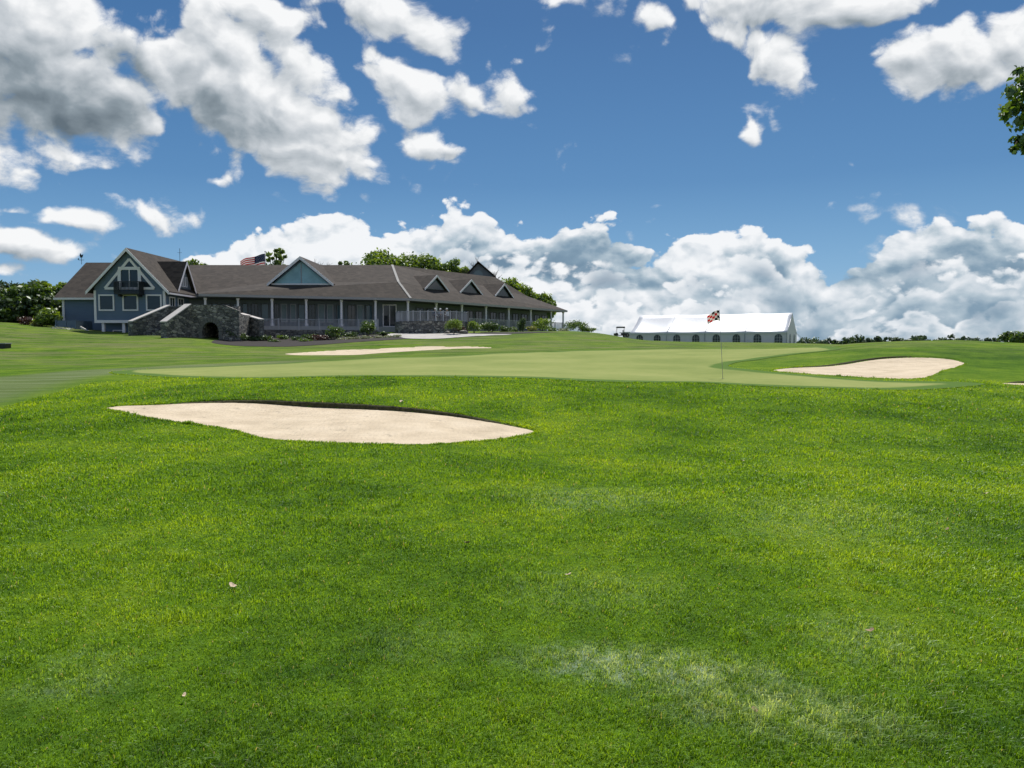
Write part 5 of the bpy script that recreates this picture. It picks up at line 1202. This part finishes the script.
# ---------------------------------------------------------------- guests on the round terrace
SKIN = plain('skin', (.50, .32, .24), .6, .3, .05)
def chair_at(x, y, z, rz, label):
    r = empty('patio_chair', (x, y, z), label, 'chair', 'patio chairs on the round terrace'); r.rotation_euler = (0, 0, rz)
    def P(m, n): m.build(n, M['black'], r, world=False)
    m = MB(); m.box((-.24, -.22, .42), (.24, .24, .46)); P(m, 'seat')
    m = MB(); m.box((-.24, .22, .60), (.24, .26, .9)); m.box((-.24, .22, .461), (-.20, .26, .6)); m.box((.20, .22, .461), (.24, .26, .6)); P(m, 'backrest')
    for sx in (-1, 1):
        for sy in (-1, 1): m = MB(); m.box((sx * .22 - .02, sy * .2 - .02, 0), (sx * .22 + .02, sy * .2 + .02, .418)); P(m, 'leg')
def person(x, y, z, rz, shirt, cap, label, lean=0, arm=0):
    root = empty('person', (x, y, z), label, 'person', 'seated guests'); root.rotation_euler = (0, 0, rz)
    # seated: pelvis at seat height, facing -y
    J = {'pel': (0, 0, .55), 'waist': (0, .02, .72), 'chest': (0, .02 - lean * .5, .95), 'neck': (0, -.0 - lean, 1.10), 'head0': (0, -.02 - lean, 1.19), 'head1': (0, -.03 - lean, 1.33)}
    E = [('pel', 'waist'), ('waist', 'chest'), ('chest', 'neck'), ('neck', 'head0'), ('head0', 'head1')]; Rr = {'pel': .16, 'waist': .14, 'chest': .15, 'neck': .06, 'head0': .08, 'head1': .085}
    for s, n_ in ((-1, 'l'), (1, 'r')):
        J.update({n_ + 'sh': (s * .19, .01 - lean * .6, 1.02), n_ + 'el': (s * .27, -.05 - lean * .6, .76), n_ + 'wr': (s * .16, -.30 - lean, .80 + arm * (s > 0) * .25), n_ + 'hand': (s * .13, -.38 - lean, .81 + arm * (s > 0) * .3), n_ + 'hip': (s * .1, -.03, .53), n_ + 'kn': (s * .13, -.45, .54), n_ + 'an': (s * .13, -.45, .1), n_ + 'toe': (s * .14, -.62, .04)})
        Rr.update({n_ + 'sh': .07, n_ + 'el': .045, n_ + 'wr': .032, n_ + 'hand': .04, n_ + 'hip': .11, n_ + 'kn': .07, n_ + 'an': .045, n_ + 'toe': .04}); E += [('chest', n_ + 'sh'), (n_ + 'sh', n_ + 'el'), (n_ + 'el', n_ + 'wr'), (n_ + 'wr', n_ + 'hand'), ('pel', n_ + 'hip'), (n_ + 'hip', n_ + 'kn'), (n_ + 'kn', n_ + 'an'), (n_ + 'an', n_ + 'toe')]
    ks = list(J); me = bpy.data.meshes.new('body'); me.from_pydata([J[k] for k in ks], [(ks.index(a), ks.index(b)) for a, b in E], [])
    o = link('body', me, [SKIN, shirt, M['dark_wood']], root); sk = o.modifiers.new('skin', 'SKIN'); o.modifiers.new('sub', 'SUBSURF').levels = 1
    for i, k in enumerate(ks): me.skin_vertices[0].data[i].radius = (Rr[k], Rr[k]); me.skin_vertices[0].data[i].use_root = (i == 0)
    dg = bpy.context.evaluated_depsgraph_get(); me2 = bpy.data.meshes.new_from_object(o.evaluated_get(dg)); o.modifiers.clear(); o.data = me2; me2.materials.clear()
    for mm in (SKIN, shirt, M['dark_wood']): me2.materials.append(mm)
    for p in me2.polygons:
        c = p.center; p.material_index = 0 if (c.z > 1.09 or (c.y < -.22 - lean and c.z > .7)) else (1 if c.z > .6 and c.y > -.25 - lean else 2); p.use_smooth = True
    m = MB(); hc = (0, -.03 - lean, 1.33); m.lathe(hc, [(.103, -.03), (.108, .02), (.09, .08), (.05, .11), (.01, .12)], 14); m.prism([(-.08, hc[1] - .08, hc[2] - .01), (.08, hc[1] - .08, hc[2] - .01), (.06, hc[1] - .2, hc[2] - .02), (-.06, hc[1] - .2, hc[2] - .02)], (0, 0, .015)); m.build('cap', cap, root, True, world=False)
    m = MB(); m.prism([(-.013, hc[1] - .085, hc[2] - .06), (.013, hc[1] - .085, hc[2] - .06), (0, hc[1] - .085, hc[2] - .02)], (0, -.03, 0)); m.build('nose', SKIN, root, world=False)
    return root
white_sh, grey_sh, navy = plain('white_shirt', (.7, .7, .7), .8, .2, .05), plain('grey_shirt', (.3, .32, .35), .8, .2, .05), plain('navy_shirt', (.03, .04, .08), .8, .2, .05)
wcap = plain('white_cap', (.75, .75, .73), .7, .2, .03)
for px, Y, rz, sh, cp_, lb in ((435.2, 82.6, R(25), navy, wcap, 'seated person in a white cap and dark shirt, leftmost of three on the round terrace'), (440.8, 83.4, R(-20), grey_sh, wcap, 'seated person in a white cap and grey shirt, middle of three on the round terrace'), (448.3, 82.8, R(-60), white_sh, wcap, 'seated person in a white shirt leaning on the railing, rightmost of three on the terrace')):
    x = Xp(px, Y); person(x, Y, 4.0, rz, sh, cp_, lb, .12 if px > 445 else .03, 1 if px > 445 else 0); chair_at(x, Y, 4.0, rz, 'black patio chair under the ' + ('leftmost' if px < 438 else 'middle' if px < 445 else 'rightmost') + ' of the three seated guests')
x, Y = Xp(441, 82.0), 82.0; tb = empty('patio_table', (x, Y, 4.0), 'round dark patio table among the three seated guests', 'table')
m = MB(); m.lathe((x, Y, 4.70), [(.45, 0), (.45, .03)], 20); m.build('table_top', M['black'], tb); m = MB(); m.tube([(x, Y, 4.02), (x, Y, 4.70)], .04, 8); m.lathe((x, Y, 4.0), [(.25, 0), (.2, .03)], 12); m.build('leg', M['black'], tb)

# ---------------------------------------------------------------- lawn: real blades, thinning with distance
def blades():
    rng = np.random.default_rng(11); N = NBL
    a = rng.uniform(R(-37.5), R(37.5), N); r = 2.1 * np.exp(rng.random(N) * math.log(27 / 2.1))     # density falls with the square of the distance
    N2 = N // 4; a = np.concatenate([a, (rng.random(N2) < .5) * 2 * R(50) - R(50) + rng.uniform(-R(13), R(13), N2)]); r = np.concatenate([r, 1.2 * np.exp(rng.random(N2) * math.log(24 / 1.2))]); N += N2
    x, y = r * np.sin(a), r * np.cos(a)
    keep = (sdf(x, y, FRONT_BUNKER) > .03) & (sdf(x, y, RIGHT_BUNKER) > .03) & (sdf(x, y, GREEN) > .0) & (sdf(x, y, EDGE_BUNKER_) > .02) & (sdf(x, y, FAIR) > 0)
    # a fringe leaning over the bunker rims
    ex, ey = [], []
    for poly, k in ((FRONT_BUNKER, 9000), (RIGHT_BUNKER, 5000), (GREEN, 7000)):
        i = rng.integers(0, len(poly), k); f = rng.random(k); p = poly[i] * (1 - f)[:, None] + poly[(i + 1) % len(poly)] * f[:, None]; tn = poly[(i + 1) % len(poly)] - poly[i]; nr = np.stack([tn[:, 1], -tn[:, 0]], 1) / np.hypot(*tn.T)[:, None]
        c = poly.mean(0); sgn = np.sign(((p - c) * nr).sum(1))[:, None]; p = p + nr * sgn * (rng.random(k) * .10 + .005)[:, None]; ex.append(p[:, 0]); ey.append(p[:, 1])
    x = np.concatenate([x[keep]] + ex); y = np.concatenate([y[keep]] + ey); n = len(x); r = np.hypot(x, y)
    z = height_fast(x, y) - .004
    # clumps: blades gather in tufts, height varies from place to place
    lowf = np.sin(x * 1.7 + 2 * np.sin(y * 1.1)) * np.sin(y * 1.9 + 2 * np.sin(x * .8)); mid = np.sin(x * 9 + 3 * np.sin(y * 4)) * np.sin(y * 8 + 3 * np.sin(x * 5))
    hgt = (.032 + .008 * lowf + .010 * mid) * (.55 + .9 * rng.random(n)); tall = rng.random(n) < .02; hgt[tall] *= 1.5
    pale = np.zeros(n)
    for (qx, qy, rx, ry, rot, w) in ((655, 665, 1.0, .17, -14, 1.0), (770, 705, .8, .17, -14, .9), (865, 640, .5, .25, 0, .35), (75, 680, .42, .12, 0, .55), (420, 640, .5, .22, 0, .3)):
        d = ray(qx, qy); Yc = -CAM_Z / (d.z / d.y); Xc = d.x / d.y * Yc; ca, sa = math.cos(R(rot)), math.sin(R(rot)); u, v = (x - Xc) * ca + (y - Yc) * sa, -(x - Xc) * sa + (y - Yc) * ca
        pale = np.maximum(pale, np.clip(1.3 * (1 - np.hypot(u / rx, v / (ry * 2.2))), 0, 1) * w)
    # coarse tufts that the mower left a little taller
    cs = .33; ci, cj = np.floor(x / cs).astype(int), np.floor(y / cs).astype(int); tuft = np.zeros(n)
    hsh = lambda a, b, k: np.mod(np.sin(a * 127.1 + b * 311.7 + k * 74.7) * 43758.5453, 1.0)
    for di in (-1, 0, 1):
        for dj in (-1, 0, 1):
            a, b2 = ci + di, cj + dj; cx, cy_ = (a + hsh(a, b2, 1)) * cs, (b2 + hsh(a, b2, 2)) * cs; on = hsh(a, b2, 3) < .30; rr_ = .05 + .10 * hsh(a, b2, 4)
            tuft = np.maximum(tuft, np.clip(1 - np.hypot(x - cx, y - cy_) / rr_, 0, 1) * on)
    hgt *= (1 + .8 * np.minimum(tuft * 2, 1)) * (1 + .75 * pale)
    hgt *= .74 + .26 * np.clip((r - 4) / 5, 0, 1)
    hgt = np.maximum(hgt, .012) * np.clip(1.0 + (r - 12) * .012, 1, 1.15)
    wd = (.0026 + .0022 * rng.random(n)) * np.clip(r / 3.8, 1, 5)
    th = rng.random(n) * 2 * np.pi; ben = th + rng.normal(size=n) * .6 + 0
    wind = np.array([.25, -.15]); lean = hgt * (.25 + .9 * rng.random(n) ** 1.3)
    dx, dy = np.cos(ben) + wind[0], np.sin(ben) + wind[1]
    px_, py_ = -np.sin(th) * wd / 2, np.cos(th) * wd / 2
    b0 = np.stack([x - px_, y - py_, z], 1); b1 = np.stack([x + px_, y + py_, z], 1)
    m0 = np.stack([x + dx * lean * .28 - px_ * .8, y + dy * lean * .28 - py_ * .8, z + hgt * .62], 1); m1 = np.stack([x + dx * lean * .28 + px_ * .8, y + dy * lean * .28 + py_ * .8, z + hgt * .62], 1)
    tp_ = np.stack([x + dx * lean, y + dy * lean, z + hgt * (1 - .25 * lean / hgt)], 1)
    V = np.stack([b0, b1, m1, m0, tp_], 1).reshape(-1, 3); i = np.arange(n)[:, None] * 5
    T = np.concatenate([i + [0, 1, 2], i + [0, 2, 3], i + [3, 2, 4]], 0)
    me = np_mesh('grass_blades', V, T, True); attr_set(me, 'tint', np.repeat(rng.random(n), 5)); hv = np.tile(np.array([0, 0, .62, .62, 1.0]), n); attr_set(me, 'tip', hv)
    return me
m_blade = bpy.data.materials.new('grass_blade'); m_blade.use_nodes = True; t = NT(m_blade.node_tree); b = m_blade.node_tree.nodes['Principled BSDF']
geo = t.n('ShaderNodeNewGeometry'); P = geo.outputs['Position']; c = rough_colour(t, P)
tint = t.n('ShaderNodeAttribute', attribute_name='tint').outputs['Fac']
c = t.mixc(1.0, c, t.ramp(tint, [(0, (.78, .84, .8)), (.5, (1.06, 1.06, 1.0)), (.9, (1.3, 1.24, 1.3)), (.97, (1.6, 1.5, 1.7))]), 'MULTIPLY')
dead = t.sstep(tint, .985, .99); c = t.mixc(dead, c, (.42, .36, .19))
d_ = t.n('ShaderNodeBsdfDiffuse'); t.link(c, d_.inputs[0]); tr_ = t.n('ShaderNodeBsdfTranslucent'); t.link(t.mixc(1.0, c, (1.45, 1.30, .5), 'MULTIPLY'), tr_.inputs[0])
gl = t.n('ShaderNodeBsdfGlossy'); gl.inputs['Roughness'].default_value = .5; gl.inputs[0].default_value = (.85, .95, .85, 1)
mx = t.n('ShaderNodeMixShader'); mx.inputs[0].default_value = .5; t.link(d_.outputs[0], mx.inputs[1]); t.link(tr_.outputs[0], mx.inputs[2])
fr = t.n('ShaderNodeFresnel'); fr.inputs[0].default_value = 1.38; m2 = t.n('ShaderNodeMixShader'); t.link(t.m('MULTIPLY', fr.outputs[0], .07), m2.inputs[0]); t.link(mx.outputs[0], m2.inputs[1]); t.link(gl.outputs[0], m2.inputs[2])
t.link(m2.outputs[0], m_blade.node_tree.nodes['Material Output'].inputs[0]); m_blade.node_tree.nodes.remove(b)
NBL = 560000
gb_ = link('grass', blades(), m_blade); tag(gb_, 'short mown rough grass covering the near lawn and the banks', 'grass', kind='stuff')

# ---------------------------------------------------------------- fallen leaves
m_dead = plain('dry_leaf', (.34, .24, .15), .8, .2, .2, 40); m_pale = plain('pale_leaf', (.58, .46, .32), .7, .2, .1, 40)
def fallen(px, py, size, mat, label, seed):
    rng = random.Random(seed); x, y = ground_hit(px, py, 2.2); z = h1(x, y) + .03; n = 12; vs = []
    for k in range(n):
        a = 2 * math.pi * k / n; rr_ = size * (.5 + .28 * math.cos(5 * a) ** 2) * (.85 + .3 * rng.random()); vs.append((rr_ * math.cos(a), rr_ * .75 * math.sin(a), .25 * size * abs(math.cos(a)) + .004 * rng.random()))
    m = MB(); m.v = [(0, 0, 0)] + vs; m.f = [(0, k + 1, (k + 1) % n + 1) for k in range(n)]; m.mi = [0] * n
    o = m.build('fallen_leaf', mat, None); o.modifiers.new('thickness', 'SOLIDIFY').thickness = .0012
    o.location = (x, y, z); o.rotation_euler = (rng.uniform(-.4, .1), rng.uniform(-.3, .3), rng.random() * 6); tag(o, label, 'leaf', 'fallen leaves on the lawn')
for i, (px, py, s, mt, lb) in enumerate([(233, 591, .04, m_pale, 'pinkish dry leaf lying on the grass in the left half of the lawn'), (985, 496, .05, m_pale, 'pale leaf on the grass near the right edge'), (870, 636, .03, m_dead, 'brown leaf on the lawn above the right end of the pale streak'), (467, 548, .045, m_dead, 'small brown leaf on the grass near the middle of the lawn'),
        (742, 463.5, .06, m_pale, 'pale leaf right of the front bunker, up the lawn'), (568, 579, .03, m_pale, 'tiny pale leaf below the middle of the lawn'), (184, 702, .02, m_pale, 'tiny pale leaf low on the left of the lawn'), (755, 717, .025, m_dead, 'brown scrap lying in the pale coarse streak'), (402, 403, .10, m_pale, 'white scrap on the bank above the front bunker'), (790, 430, .06, m_dead, 'brown leaf far up the lawn right of the front bunker'), (947, 534, .03, m_dead, 'tiny dark leaf on the right of the lawn')]):
    fallen(px, py, s, mt, lb, i)
